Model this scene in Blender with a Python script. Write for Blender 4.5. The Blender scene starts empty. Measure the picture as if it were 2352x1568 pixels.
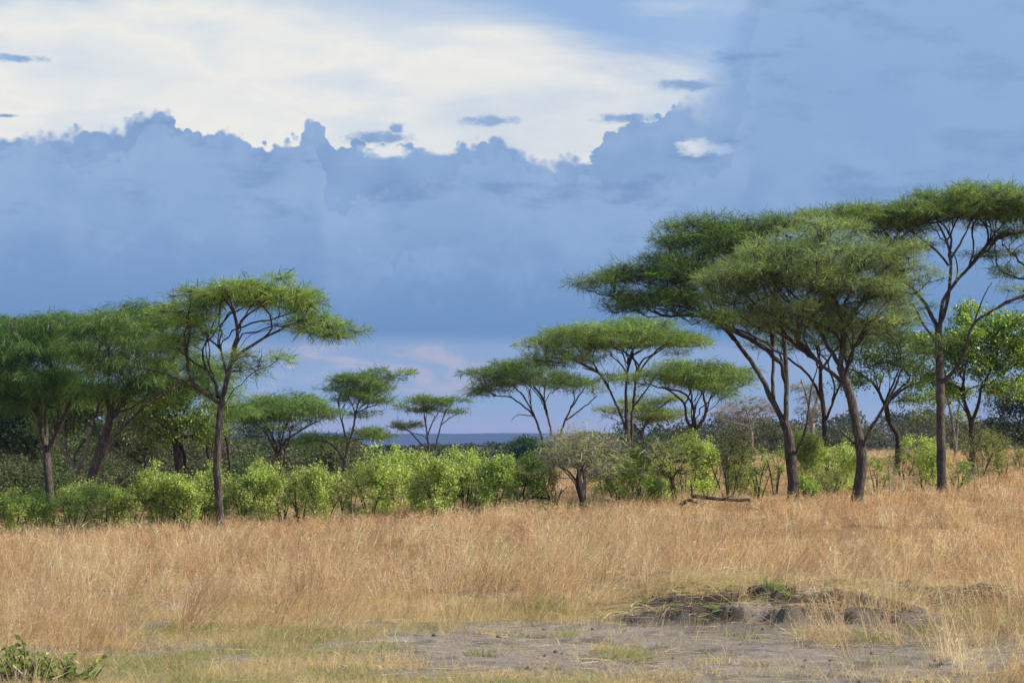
import bpy, math
import numpy as np
from math import radians, sin, cos, pi, atan, atan2, sqrt

sc = bpy.context.scene
COL = sc.collection
F = 4573.0            # focal length measured in units of the photo plan used below
CX, HY, HC = 1176.0, 1040.0, 2.5   # centre column, eye-level row, eye height (m)

def smooth(t):
    t = np.clip(t, 0, 1)
    return t*t*(3-2*t)

# ------------------------------------------------------------------ noise helpers
def _hash(ix, iy, seed):
    h = (ix*374761393 + iy*668265263 + seed*974634777) & 0xffffffff
    h = ((h ^ (h >> 13))*1274126177) & 0xffffffff
    return ((h ^ (h >> 16)) & 0xffff)/65535.0

def vnoise(x, y, seed=0):
    x = np.asarray(x, float); y = np.asarray(y, float)
    xi = np.floor(x).astype(np.int64); yi = np.floor(y).astype(np.int64)
    fx = x-xi; fy = y-yi
    fx = fx*fx*(3-2*fx); fy = fy*fy*(3-2*fy)
    a = _hash(xi, yi, seed); b = _hash(xi+1, yi, seed)
    c = _hash(xi, yi+1, seed); d = _hash(xi+1, yi+1, seed)
    return (a*(1-fx)+b*fx)*(1-fy)+(c*(1-fx)+d*fx)*fy

def fbm(x, y, seed=0, oct=4):
    s = 0; a = 0.5; f = 1.0; t = 0
    for i in range(oct):
        s = s+a*vnoise(np.asarray(x)*f, np.asarray(y)*f, seed+i*17); t += a
        a *= 0.5; f *= 2.03
    return s/t

# ------------------------------------------------------------------ terrain
def bank_edge(x):
    return 29.0+1.5*(fbm(x*0.6+3.1, 0*x, 5, 3)-0.5)*2

def ground(x, y):
    x = np.asarray(x, float); y = np.asarray(y, float)
    S = 0.08+0.90*smooth((x+15)/19)
    z = S*smooth((y-34)/28)
    z = z+1.62*smooth((x-4)/27)*smooth((y-66)/62)
    z = z-0.30*smooth((y-38)/22)
    fade = 1-smooth((y-190)/170)
    z = z*fade
    z = z+8.5*np.exp(-((x-86)/62)**2-((y-560)/120)**2)
    # rolling unevenness
    z = z+0.10*(fbm(x*0.22, y*0.22, 11, 3)-0.5)*smooth((y-24)/10)
    near = 1-smooth((y-60)/30)
    z = z+near*0.045*(fbm(x*1.6, y*1.6, 21, 3)-0.5)
    # eroded bank at the edge of the track, on the right
    dd_ = 1.0
    act = smooth((x-1.2)/1.6)*(1-smooth((x-4.6)/2.6))*(1-smooth((y-33)/12))
    e = bank_edge(x)
    n = fbm(x*1.5, y*1.5, 31, 4)
    step = smooth((y-e+(n-0.5)*2.6)/0.35)
    z = z+act*(0.22*step*(0.5+.8*n)+.20*smooth((y-e-1.3+(n-.5)*3.0)/.35))
    rg = np.abs(fbm(x*1.7+4, y*1.7, 46, 4)-.5)
    z = z-act*step*.16*(1-smooth(rg/.045))
    pit = smooth((fbm(x*0.9+7, y*1.1, 41, 3)-0.52)/0.1)*np.exp(-((y-e-0.9)/0.8)**2)
    z = z-act*0.20*pit
    clod = np.exp(-((y-e-0.6)/1.7)**2)*act
    z = z+clod*0.12*(fbm(x*7, y*6, 51, 4)-0.45)
    # second hollow further right
    z = z-0.36*np.exp(-((x-7.4)/1.2)**2-((y-31.6)/0.6)**2)*(.6+.8*n)
    z = z+0.32*np.exp(-((x-7.4)/1.5)**2-((y-33.0)/0.6)**2)*(.3+1.4*n)
    # small ridge along the far side of the track on the left
    z = z+0.06*np.exp(-((y-29.2-0.4*np.sin(x*1.3))/0.35)**2)*(fbm(x*2.2, y*2.2, 61, 3))*smooth((x+3)/2)
    # hoof prints and crumbs on the track
    z = z-near*0.035*smooth((fbm(x*3.3, y*3.3, 63, 2)-0.60)/.09)
    return z

def gz(x, y):
    return float(ground(np.array([x]), np.array([y]))[0])

def W(px, py, Y, dy=0.0):
    """a point of the site: column/row of the survey plan at distance Y (+dy)"""
    Yd = Y+dy
    return np.array([(px-CX)/F*Y, Yd, HC+(HY-py)/F*Y])

# ------------------------------------------------------------------ mesh helpers
def make_mesh(name, verts, faces_flat, nper, mat, parent=None, colors=None, mats=None, matidx=None, smoothf=False, loc=None):
    """verts (n,3); faces_flat (m,nper) int array"""
    me = bpy.data.meshes.new(name)
    nv = len(verts); nf = len(faces_flat)
    me.vertices.add(nv)
    me.vertices.foreach_set('co', np.ascontiguousarray(verts, dtype=np.float32).ravel())
    me.loops.add(nf*nper)
    me.loops.foreach_set('vertex_index', np.ascontiguousarray(faces_flat, dtype=np.int32).ravel())
    me.polygons.add(nf)
    me.polygons.foreach_set('loop_start', np.arange(nf, dtype=np.int32)*nper)
    me.polygons.foreach_set('loop_total', np.full(nf, nper, dtype=np.int32))
    if smoothf:
        me.polygons.foreach_set('use_smooth', np.ones(nf, dtype=bool))
    me.update(calc_edges=True)
    if colors is not None:
        at = me.attributes.new('Col', 'FLOAT_COLOR', 'POINT')
        c = np.ones((nv, 4), np.float32); c[:, :3] = colors
        at.data.foreach_set('color', c.ravel())
    me.materials.append(mat)
    o = bpy.data.objects.new(name, me)
    COL.objects.link(o)
    if loc is not None: o.location = loc
    if parent is not None: o.parent = parent
    return o

def tag(o, label=None, cat=None, group=None, kind=None):
    if label: o['label'] = label
    if cat: o['category'] = cat
    if group: o['group'] = group
    if kind: o['kind'] = kind
    return o

def empty(name, loc, label, cat, group=None):
    o = bpy.data.objects.new(name, None)
    o.empty_display_size = 0.3
    COL.objects.link(o); o.location = loc
    return tag(o, label, cat, group)

def nrm(v):
    return v/np.maximum(np.linalg.norm(v, axis=-1, keepdims=True), 1e-9)

def tube(path, radii, sides, gnarl=0.0, rng=None):
    """a tapered tube along a polyline: verts, quads"""
    path = np.asarray(path, float); radii = np.asarray(radii, float)
    n = len(path)
    T = np.gradient(path, axis=0); T = nrm(T)
    up = np.array([0.31, 0.17, 0.93]) if abs(T[0, 2]) < 0.9 else np.array([1.0, 0.2, 0.1])
    A = nrm(np.cross(T, up)); B = np.cross(T, A)
    th = np.linspace(0, 2*pi, sides, endpoint=False)
    R = radii[:, None]*np.ones((1, sides))
    if gnarl and rng is not None:
        ph = rng.uniform(0, 6.28, 3)
        s = np.arange(n)[:, None]*0.35
        R = R*(1+gnarl*(np.sin(3*th[None]+ph[0]+s)+0.6*np.sin(5*th[None]+ph[1]-0.7*s)+0.5*np.sin(s*2.1+ph[2])+0.5*rng.normal(size=(n, sides))))
    V = path[:, None, :]+R[..., None]*(np.cos(th)[None, :, None]*A[:, None, :]+np.sin(th)[None, :, None]*B[:, None, :])
    V = V.reshape(-1, 3)
    i = np.arange(n-1)[:, None]*sides; j = np.arange(sides)[None]; j2 = (j+1) % sides
    Q = np.stack([i+j, i+j2, i+sides+j2, i+sides+j], -1).reshape(-1, 4)
    return V, Q

def join(parts):
    Vs = []; Fs = []; off = 0
    for V, Q in parts:
        Vs.append(V); Fs.append(Q+off); off += len(V)
    return np.concatenate(Vs), np.concatenate(Fs)

def fine_twigs(P0, P1, r, sag, rng):
    """many three-sided twigs at once. P0,P1 (n,3)"""
    n = len(P0)
    mid = (P0+P1)/2+np.stack([rng.normal(0, .04, n), rng.normal(0, .04, n), sag*np.ones(n)+rng.normal(0, .03, n)], -1)
    pts = np.stack([P0, mid, P1], 1)
    d = nrm(P1-P0)
    a = nrm(np.cross(d, np.array([0.2, 0.3, 0.93]))); b = np.cross(d, a)
    rr = np.stack([np.full(n, 1.0), np.full(n, .7), np.full(n, .3)], 1)*r
    th = np.array([0, 2.094, 4.189])
    V = pts[:, :, None, :]+rr[:, :, None, None]*(np.cos(th)[None, None, :, None]*a[:, None, None, :]+np.sin(th)[None, None, :, None]*b[:, None, None, :])
    V = V.reshape(n, 9, 3)
    q = []
    for s in (0, 3):
        for j in range(3):
            q.append([s+j, s+(j+1) % 3, s+3+(j+1) % 3, s+3+j])
    q = np.array(q)
    Q = (np.arange(n)[:, None, None]*9+q[None]).reshape(-1, 4)
    return V.reshape(-1, 3), Q

def ribbons(P, D, L, w, bend, rng, segs=3, roll=None, taper=True, flare=False):
    """curved ribbons. P (n,3) root, D (n,3) start direction, L (n) length, w (n) width, bend (n,3) added at the tip"""
    n = len(P)
    t = np.linspace(0, 1, segs+1)
    pts = P[:, None]+D[:, None]*(L[:, None, None]*t[None, :, None])+bend[:, None]*(t[None, :, None]**2)
    if roll is None:
        roll = nrm(rng.normal(size=(n, 3)))
    side = nrm(np.cross(D, roll))
    if taper:
        wt = (1-0.85*t**1.5)
    else:
        wt = 0.5+np.sin(t*pi)*0.6
    if flare:
        wt = np.where(t > 0.6, 1.5, 0.7)*(1-0.6*np.maximum(t-0.9, 0)*10*0.9)
    off = side[:, None]*(w[:, None, None]*wt[None, :, None]*0.5)
    V = np.stack([pts-off, pts+off], 2).reshape(n, 2*(segs+1), 3)
    q = np.array([[2*k, 2*k+1, 2*k+3, 2*k+2] for k in range(segs)])
    Q = (np.arange(n)[:, None, None]*(2*segs+2)+q[None]).reshape(-1, 4)
    return V.reshape(-1, 3), Q, 2*segs+2

def leaf_quads(P, size, rng, upbias=0.5, aspect=0.6):
    """folded four-point leaves"""
    n = len(P)
    ax = nrm(rng.normal(size=(n, 3))+np.array([0, 0, 0.25]))
    nn = nrm(rng.normal(size=(n, 3))+np.array([0, 0, upbias]))
    sd = nrm(np.cross(ax, nn)); nn = np.cross(sd, ax)
    s = size[:, None]
    base = P-ax*s*0.5; tip = P+ax*s*0.5
    l = P-sd*s*aspect*0.5+nn*s*0.12+ax*s*0.05; r = P+sd*s*aspect*0.5+nn*s*0.12+ax*s*0.05
    V = np.stack([base, l, tip, r], 1)
    # two triangles written as a folded quad pair
    tr = np.array([[0, 1, 2], [0, 2, 3]])
    Q = (np.arange(n)[:, None, None]*4+tr[None]).reshape(-1, 3)
    return V.reshape(-1, 3), Q, 4

def vary(n, base, rng, amt=0.25, alt=None, altp=0.15):
    c = np.array(base)[None]*np.exp(rng.normal(0, amt, (n, 1)))
    c = c*(1+rng.normal(0, amt*0.25, (n, 3)))
    if alt is not None:
        m = rng.random(n) < altp
        c[m] = np.array(alt)[None]*np.exp(rng.normal(0, amt, (m.sum(), 1)))
    return np.clip(c, 0.002, 0.9)

# ------------------------------------------------------------------ materials
def new_mat(name):
    m = bpy.data.materials.new(name); m.use_nodes = True
    nt = m.node_tree; nt.nodes.clear()
    return m, nt

def leaf_mat(name, transl=0.35, rough=0.5, spec=0.3, tint=(1.0, 1.0, 0.6), tgain=1.0):
    m, nt = new_mat(name); N = nt.nodes; L = nt.links
    out = N.new('ShaderNodeOutputMaterial')
    at = N.new('ShaderNodeAttribute'); at.attribute_name = 'Col'
    p = N.new('ShaderNodeBsdfPrincipled')
    p.inputs['Roughness'].default_value = rough
    p.inputs['Specular IOR Level'].default_value = spec
    L.new(at.outputs['Color'], p.inputs['Base Color'])
    tr = N.new('ShaderNodeBsdfTranslucent')
    mx = N.new('ShaderNodeMix'); mx.data_type = 'RGBA'; mx.blend_type = 'MULTIPLY'
    mx.inputs[0].default_value = 1.0
    mx.inputs[7].default_value = (tint[0]*tgain, tint[1]*tgain, tint[2]*tgain, 1)
    L.new(at.outputs['Color'], mx.inputs[6])
    L.new(mx.outputs[2], tr.inputs['Color'])
    ms = N.new('ShaderNodeMixShader'); ms.inputs[0].default_value = transl
    L.new(p.outputs[0], ms.inputs[1]); L.new(tr.outputs[0], ms.inputs[2])
    L.new(ms.outputs[0], out.inputs['Surface'])
    return m

def bark_mat(name, c1, c2, scale=6.0, zs=0.22, bump=0.6):
    m, nt = new_mat(name); N = nt.nodes; L = nt.links
    out = N.new('ShaderNodeOutputMaterial')
    p = N.new('ShaderNodeBsdfPrincipled'); p.inputs['Roughness'].default_value = 0.95
    p.inputs['Specular IOR Level'].default_value = 0.15
    tc = N.new('ShaderNodeTexCoord'); mp = N.new('ShaderNodeMapping')
    mp.inputs['Scale'].default_value = (scale, scale, scale*zs)
    L.new(tc.outputs['Object'], mp.inputs['Vector'])
    n1 = N.new('ShaderNodeTexNoise'); n1.inputs['Scale'].default_value = 3.0
    n1.inputs['Detail'].default_value = 6; n1.inputs['Roughness'].default_value = 0.7
    L.new(mp.outputs[0], n1.inputs['Vector'])
    v = N.new('ShaderNodeTexVoronoi'); v.feature = 'DISTANCE_TO_EDGE'; v.inputs['Scale'].default_value = 2.2
    L.new(mp.outputs[0], v.inputs['Vector'])
    n2 = N.new('ShaderNodeTexNoise'); n2.inputs['Scale'].default_value = 0.9; n2.inputs['Detail'].default_value = 3
    L.new(tc.outputs['Object'], n2.inputs['Vector'])
    mul = N.new('ShaderNodeMath'); mul.operation = 'MULTIPLY_ADD'
    L.new(n1.outputs['Fac'], mul.inputs[0]); mul.inputs[1].default_value = 1.0
    L.new(v.outputs['Distance'], mul.inputs[2])
    cr = N.new('ShaderNodeValToRGB')
    cr.color_ramp.elements[0].position = 0.35; cr.color_ramp.elements[0].color = (*c1, 1)
    cr.color_ramp.elements[1].position = 0.85; cr.color_ramp.elements[1].color = (*c2, 1)
    L.new(mul.outputs[0], cr.inputs[0])
    mx = N.new('ShaderNodeMix'); mx.data_type = 'RGBA'; mx.blend_type = 'MULTIPLY'; mx.inputs[0].default_value = 1.0
    cr2 = N.new('ShaderNodeValToRGB')
    cr2.color_ramp.elements[0].position = 0.35; cr2.color_ramp.elements[0].color = (0.75, 0.72, 0.7, 1)
    cr2.color_ramp.elements[1].position = 0.7; cr2.color_ramp.elements[1].color = (1.3, 1.25, 1.2, 1)
    L.new(n2.outputs['Fac'], cr2.inputs[0])
    L.new(cr.outputs[0], mx.inputs[6]); L.new(cr2.outputs[0], mx.inputs[7])
    L.new(mx.outputs[2], p.inputs['Base Color'])
    b = N.new('ShaderNodeBump'); b.inputs['Strength'].default_value = bump; b.inputs['Distance'].default_value = 0.06
    L.new(mul.outputs[0], b.inputs['Height']); L.new(b.outputs[0], p.inputs['Normal'])
    L.new(p.outputs[0], out.inputs['Surface'])
    return m

M_ACACIA = leaf_mat('acacia_leaf', 0.45, 0.5, 0.35, (0.98, 1.1, 0.55), 1.4)
M_BROAD = leaf_mat('broad_leaf', 0.5, 0.36, 0.5, (1.03, 1.1, 0.5), 1.45)
M_GRASS = leaf_mat('dry_grass_blade', 0.5, 0.5, 0.4, (1.0, 0.96, 0.82), 1.2)
M_BARK = bark_mat('dark_bark', (0.027, 0.024, 0.021), (0.145, 0.127, 0.11))
M_BARK_PALE = bark_mat('pale_bark', (0.12, 0.105, 0.09), (0.34, 0.30, 0.25), 5)
M_BARK_BLACK = bark_mat('blackish_bark', (0.02, 0.016, 0.014), (0.085, 0.068, 0.055))
M_TWIG = bark_mat('twig_bark', (0.038, 0.032, 0.028), (0.095, 0.08, 0.07), 10, 1.0, 0.2)
M_TWIG_GREY = bark_mat('grey_twig', (0.2, 0.18, 0.165), (0.36, 0.33, 0.30), 10, 1.0, 0.2)

# ------------------------------------------------------------------ tree builder
def grow(limbs, attr, rng, step=0.28, rtip=0.011, lead=0.0):
    """limbs: list of (points, radii). attr: (n,3) twig-head positions. Returns branch chains."""
    pos = []; par = []; rad = []; tang = []
    for P, R in limbs:
        T = nrm(np.gradient(P, axis=0)); m = len(P)
        k0 = 0 if m < 3 else int(m*0.3)
        for k in range(k0, m):
            pos.append(P[k]); par.append(-1); rad.append(R[k]); tang.append(T[k])
    pos = list(pos)
    N0 = len(pos)
    cap = N0+len(attr)*40
    X = np.zeros((cap, 3)); X[:N0] = np.array(pos); TT = np.zeros((cap, 3)); TT[:N0] = np.array(tang)
    PAR = np.full(cap, -1); cnt = N0
    load = np.zeros(cap)
    pen = np.zeros(cap)
    chains = []
    rem = list(range(len(attr)))
    d0 = np.array([np.min(np.linalg.norm(X[:N0]-a, axis=1)) for a in attr])
    order = np.argsort(d0+rng.uniform(0, 0.5, len(attr)))
    nlead = int(len(attr)*lead)
    lead_set = list(rng.permutation(len(attr))[:nlead]); ls_ = set(lead_set)
    order = lead_set+[q for q in order if q not in ls_]
    for ai in order:
        a = attr[ai]
        df = a-X[:cnt]; d = np.linalg.norm(df, axis=1)
        cost = d+1.0*np.maximum(0, -(df[:, 2])+0.22*d)+0.3*np.maximum(0, -np.sum(TT[:cnt]*df, 1))
        if ai in ls_:
            want = rng.uniform(1.3, 3.2)
            cost = np.abs(d-want)*1.2+1.6*np.maximum(0, -(df[:, 2])+0.35*d)+0.5*np.maximum(0, -np.sum(TT[:cnt]*df, 1))
        k = int(np.argmin(cost)); D = d[k]
        m = max(2, int(math.ceil(D/step)))
        if cnt+m >= cap: continue
        p0 = X[k]; t0 = TT[k]
        c1 = p0+t0*D*0.35+np.array([0, 0, 0.05*D]); c2 = a-nrm(np.array([a[0]-p0[0], a[1]-p0[1], 0.35*D]))*D*0.35
        ts = np.linspace(0, 1, m+1)[:, None]
        B = (1-ts)**3*p0+3*(1-ts)**2*ts*c1+3*(1-ts)*ts**2*c2+ts**3*a
        B[1:-1] += rng.normal(0, 0.035, (m-1, 3))
        idx = [k]
        for q in range(1, m+1):
            X[cnt] = B[q]; PAR[cnt] = idx[-1]; idx.append(cnt); cnt += 1
        Tn = nrm(np.gradient(B, axis=0))
        for q in range(1, m+1): TT[idx[q]] = Tn[q]
        chains.append(idx)
        load[idx[-1]] += 1
    for i in range(cnt-1, N0-1, -1):
        if PAR[i] >= 0: load[PAR[i]] += load[i]
    parts = []
    for idx in chains:
        r = rtip*np.maximum(load[idx], 1)**0.46
        r[0] = r[1]
        r = np.minimum(r, 0.09)
        mx = r.max()
        parts.append((X[idx], r, 6 if mx > 0.04 else (4 if mx > 0.02 else 3)))
    return parts

def pads_points(pads, Y, dens, rng, flat=0.5, jit=0.0):
    """heads of twigs in every pad; a pad = (cx, cy, rx, rz[, dy, ry])"""
    out = []; info = []
    for pd in pads:
        cx, cy, rx, rz = pd[:4]
        dy = pd[4] if len(pd) > 4 else 0.0
        k = Y/F
        RX = rx*k; RZ = rz*k
        RY = pd[5] if len(pd) > 5 else min(max(RX*0.8, 0.9), 2.6)
        c = W(cx, cy, Y, dy)
        n = max(4, int(1.15*dens*(1.0 if flat else 1.5)*pi*RX*RY*(0.6+0.6*min(RZ, 1.6))))
        # spread evenly with best-candidate sampling
        cand = []
        for i in range(n):
            best = None; bd = -1
            for q in range(5):
                a = rng.uniform(0, 2*pi); r = sqrt(rng.random())
                top = sqrt(max(0, 1-r*r)); z = -0.8*top+(1.65*top)*rng.random()**0.8
                p = np.array([r*cos(a)*RX, r*sin(a)*RY, z*RZ])
                dd = min([np.sum(((p-o)*np.array([1, 1, 1.6]))**2) for o in cand]) if cand else 9
                if dd > bd: best, bd = p, dd
            cand.append(best)
        P = np.array(cand)
        out.append(P+c); info.append(np.repeat(c[None], n, 0))
    return np.concatenate(out), np.concatenate(info)

def resample(P, R, step):
    P = np.asarray(P, float); R = np.asarray(R, float)
    # Catmull-Rom through the control points
    n = len(P)
    E = np.vstack([2*P[0]-P[1], P, 2*P[-1]-P[-2]])
    o = []; r = []
    for i in range(n-1):
        p0, p1, p2, p3 = E[i], E[i+1], E[i+2], E[i+3]
        m = max(1, int(np.linalg.norm(p2-p1)/step))
        for t in np.arange(m)/m:
            o.append(0.5*((2*p1)+(-p0+p2)*t+(2*p0-5*p1+4*p2-p3)*t*t+(-p0+3*p1-3*p2+p3)*t**3))
            r.append(R[i]*(1-t)+R[i+1]*t)
    o.append(P[-1]); r.append(R[-1])
    return np.array(o), np.array(r)

def tree(name, label, Y, limbs, pads, seed, kind='acacia', group=None, cat='tree', green=(0.085, 0.125, 0.032),
         alt=(0.16, 0.19, 0.05), altp=0.15, bark=None, twig=None, dens=2.2, per=70, llen=0.42, lw=0.034, spread=0.62,
         droop=0.0, ntw=7, thick=0.16, lsize=0.10, upw=0.35, slim=.78, gain=(1.32, 1.27, 1.3)):
    rng = np.random.default_rng(seed)
    bark = bark or M_BARK; twig = twig or M_TWIG
    k = Y/F
    # limbs: (list of (px,py[,dy]), r0px, r1px)
    L = []
    green = np.array(green)*gain; alt = np.array(alt)*gain
    for li, (pts, r0, r1) in enumerate(limbs):
        r0 *= slim; r1 *= slim
        P = []
        nP = len(pts)
        for q in pts:
            P.append(W(q[0], q[1], Y, q[2] if len(q) > 2 else 0.0))
        P = np.array(P)
        if li > 0 and all(len(q) < 3 for q in pts):
            dyv = rng.uniform(-1, 1)
            ln = np.linalg.norm(P[-1]-P[0])
            P[:, 1] += dyv*0.45*ln*np.linspace(0, 1, nP)**1.2
        if li == 0:
            base = np.array([P[0][0], P[0][1], gz(P[0][0], P[0][1])])
            if P[0][2] > base[2]:
                P = np.vstack([base+np.array([0, 0, -0.25]), P]); 
                R = np.concatenate([[r0*1.12], np.linspace(r0, r1, nP)])
            else:
                P[0][2] = min(P[0][2], base[2]-0.2); R = np.linspace(r0, r1, nP)
        else:
            R = np.linspace(r0, r1, nP)
        P2, R2 = resample(P, R*k, 0.22)
        P2[1:-1] += rng.normal(0, 0.012, (len(P2)-2, 3))*(1 if li else .5)
        if li == 0:
            h = P2[:, 2]-base[2]
            R2 = R2*(1+0.35*np.exp(-np.maximum(h, 0)/0.22))
        L.append((P2, R2))
    base = base.copy()
    e = empty(name, tuple(base), label, cat, group)
    tp = [tube(P, R, 12 if i == 0 else 8, 0.05, rng) for i, (P, R) in enumerate(L)]
    att, cen = pads_points(pads, Y, dens, rng, flat=(0 if kind == 'broad' else .5))
    # limbs' own tips also join the network
    att = att+rng.normal(0, 1, att.shape)*np.array([.14, .14, .10])
    ch = grow(L, att, rng, rtip=.0125, lead=(.16 if kind != 'broad' else .1))
    bp = [tube(P, R, s) for P, R, s in ch]
    V, Q = join(tp)
    make_mesh('trunk', V-base, Q, 4, bark, e, smoothf=True)
    # twigs
    n = len(att)
    out = att-cen; out[:, 2] = 0
    outn = nrm(out+rng.normal(0, 0.15, out.shape)*np.array([1, 1, 0]))
    A = np.repeat(att, ntw, 0); O = np.repeat(outn, ntw, 0)
    d = nrm(O*0.7+rng.normal(0, 0.75, A.shape)*np.array([1, 1, 0.35])+np.array([0, 0, 0.12]))
    l = rng.uniform(0.25, 0.85, len(A))*spread/0.62
    back = rng.uniform(0, 0.3, len(A))[:, None]*d
    T0 = A-back; T1 = A+d*l[:, None]
    T1[:, 2] -= droop*0.25
    # bare inner twigs under the leaf layer
    if kind == 'acacia':
        B0 = np.repeat(att, 6, 0); dd = nrm(-np.repeat(outn, 6, 0)*.8+rng.normal(0, .55, B0.shape)+np.array([0, 0, -.55]))
        T0 = np.concatenate([T0, B0]); T1 = np.concatenate([T1, B0+dd*rng.uniform(.2, .8, (len(B0), 1))])
    tv = fine_twigs(T0, T1, 0.0065 if kind != 'bare' else 0.008, 0.04, rng)
    V, Q = join(bp+[tv])
    make_mesh('branches', V-base, Q, 4, twig, e)
    if per > 0:
        # foliage
        cnts = np.maximum(4, (per*(2.5 if kind == 'acacia' else (2.3 if kind == 'broad' else 1.0))*rng.uniform(.3, 1.6, n)*np.where(rng.random(n) < .18, .2, 1))).astype(int)
        A = np.repeat(att, cnts, 0); O = np.repeat(outn, cnts, 0); NN = len(A)
        if kind in ('acacia', 'bare'):
            r = np.sqrt(rng.random(NN))*spread; a = rng.uniform(0, 2*pi, NN)
            offs = np.stack([r*np.cos(a), r*np.sin(a), rng.normal(0, thick*0.55, NN)+0.06+(0.08-0.12*droop)*(1-(r/spread)**2)-droop*0.25*(r/spread)**2], -1)
            P = A+offs
            dirr = nrm(offs*np.array([1, 1, 0]))
            D = nrm(O*0.5+dirr*0.5+rng.normal(0, 0.62, (NN, 3))+np.array([0, 0, upw]))
            Ln = llen*(.62 if kind == 'acacia' else .78)*rng.uniform(0.35, 1.4, NN)
            w = lw*(.52 if kind == 'acacia' else .7)*rng.uniform(0.6, 1.4, NN)
            bend = np.stack([rng.normal(0, .10, NN), rng.normal(0, .10, NN), rng.normal(-0.04-droop*0.2, .10, NN)], -1)
            V, Q, kv = ribbons(P, D, Ln, w, bend, rng, 2, taper=False)
            c = vary(NN, green, rng, 0.22, alt, altp)
            # tone of each head of twigs
            hc = np.repeat(np.exp(rng.normal(0, 0.16, (n, 1))), cnts, 0)
            C = np.repeat(c*hc, kv, 0)
            make_mesh('crown', V-base, Q, 4, M_ACACIA, e, C)
        else:
            g = rng.normal(0, 1, (NN, 3))*np.array([spread*.46, spread*.46, spread*.32])
            P = A+g
            s = lsize*rng.uniform(0.6, 1.35, NN)
            V, Q, kv = leaf_quads(P, s, rng)
            c = vary(NN, green, rng, 0.22, alt, altp)
            hc = np.repeat(np.exp(rng.normal(0, 0.15, (n, 1))), cnts, 0)
            C = np.repeat(c*hc, kv, 0)
            make_mesh('crown', V-base, Q, 3, M_BROAD, e, C)
    return e

exec_trees = []
G_AC = 'umbrella thorn trees standing over the grassland'
G_BK = 'trees of the woodland behind the shrubs'

# ---- the tall thorn tree with the open crown, left of the middle
tree('acacia_tree', 'slender flat-topped thorn tree forking low, standing alone in front of the left-hand shrubs', 63.5,
     [([(507, 1200), (499, 1082), (500, 1014), (508, 924)], 14, 11.5),
      ([(508, 926), (517, 888), (533, 825), (542, 789), (545, 753), (535, 713), (520, 690, -.4)], 9.5, 4),
      ([(533, 824), (560, 800, .3), (585, 785, .5), (639, 753, .6), (702, 740, .5), (765, 756, .3)], 6.5, 2.2),
      ([(522, 862), (500, 800, .5), (472, 776, .8), (436, 735, 1.2)], 5, 2),
      ([(506, 926), (450, 888, -.5), (396, 861, -1.0), (350, 850, -1.3)], 7, 3),
      ([(500, 912), (492, 885, .4), (468, 852, .8), (423, 821, 1.0), (391, 794, 1.2)], 7, 2.5),
      ([(545, 755), (556, 728, .5), (590, 700, .9), (640, 685, 1.0)], 4.5, 2),
      ([(530, 835), (560, 822, -.8), (600, 822, -1.2)], 3.5, 1.5)],
     [(575, 676, 130, 15, 0, 2.0), (515, 687, 95, 13, .8, 1.3), (650, 696, 75, 17, .3, 1.5), (600, 660, 70, 9, -.3, 1.4),
      (448, 686, 50, 12, 0, .9), (710, 738, 75, 17, .4, 1.1), (775, 765, 32, 16, .3, .7), (438, 768, 62, 20, .9, 1.2),
      (590, 822, 55, 9, -1.0, .8), (385, 800, 45, 15, .8, 1.0), (395, 735, 35, 14, 1.2, .8), (415, 712, 50, 15, .6, 1.1), (440, 742, 45, 10, .2, .9), (745, 752, 55, 13, .5, 1.0), (560, 845, 40, 9, 1, .8)],
     1, group=G_AC, green=(0.12, 0.19, 0.04), alt=(0.22, 0.28, 0.06), altp=.25, per=58, dens=3.0, ntw=12, thick=0.13, spread=.5, droop=.25, slim=.66)

# ---- left mass
tree('acacia_tree', 'broad dense thorn tree with drooping foliage at the left end of the shrub row', 86,
     [([(113, 1125), (110, 1090), (106, 1037)], 13, 11),
      ([(106, 1040), (95, 990), (85, 951), (50, 915), (10, 890)], 8, 3),
      ([(105, 1036), (100, 985, .5), (97, 940, .8), (112, 902, 1.0), (120, 860, 1.0)], 7, 3),
      ([(108, 1040), (135, 992), (166, 938), (195, 900)], 8.5, 4),
      ([(88, 955), (80, 900), (70, 860)], 5, 3)],
     [(95, 742, 130, 24, 0, 2.4), (15, 760, 75, 32, 0, 2.0), (60, 800, 95, 40, -1, 2.0), (130, 800, 90, 42, 0, 2.0),
      (20, 850, 70, 42, -.5, 1.6), (90, 865, 90, 36, -1.2, 1.6), (165, 850, 60, 40, -.6, 1.4), (-60, 800, 60, 50, 0, 2), (10, 915, 50, 26, 0, 1.4), (130, 905, 60, 24, -1, 1.2), (60, 900, 60, 26, .8, 1.4)],
     2, group=G_AC, green=(0.07, 0.14, 0.035), alt=(0.14, 0.22, 0.05), altp=.15, per=72, dens=2.6, droop=.9, spread=.6, llen=.5, ntw=5, upw=.1)
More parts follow.
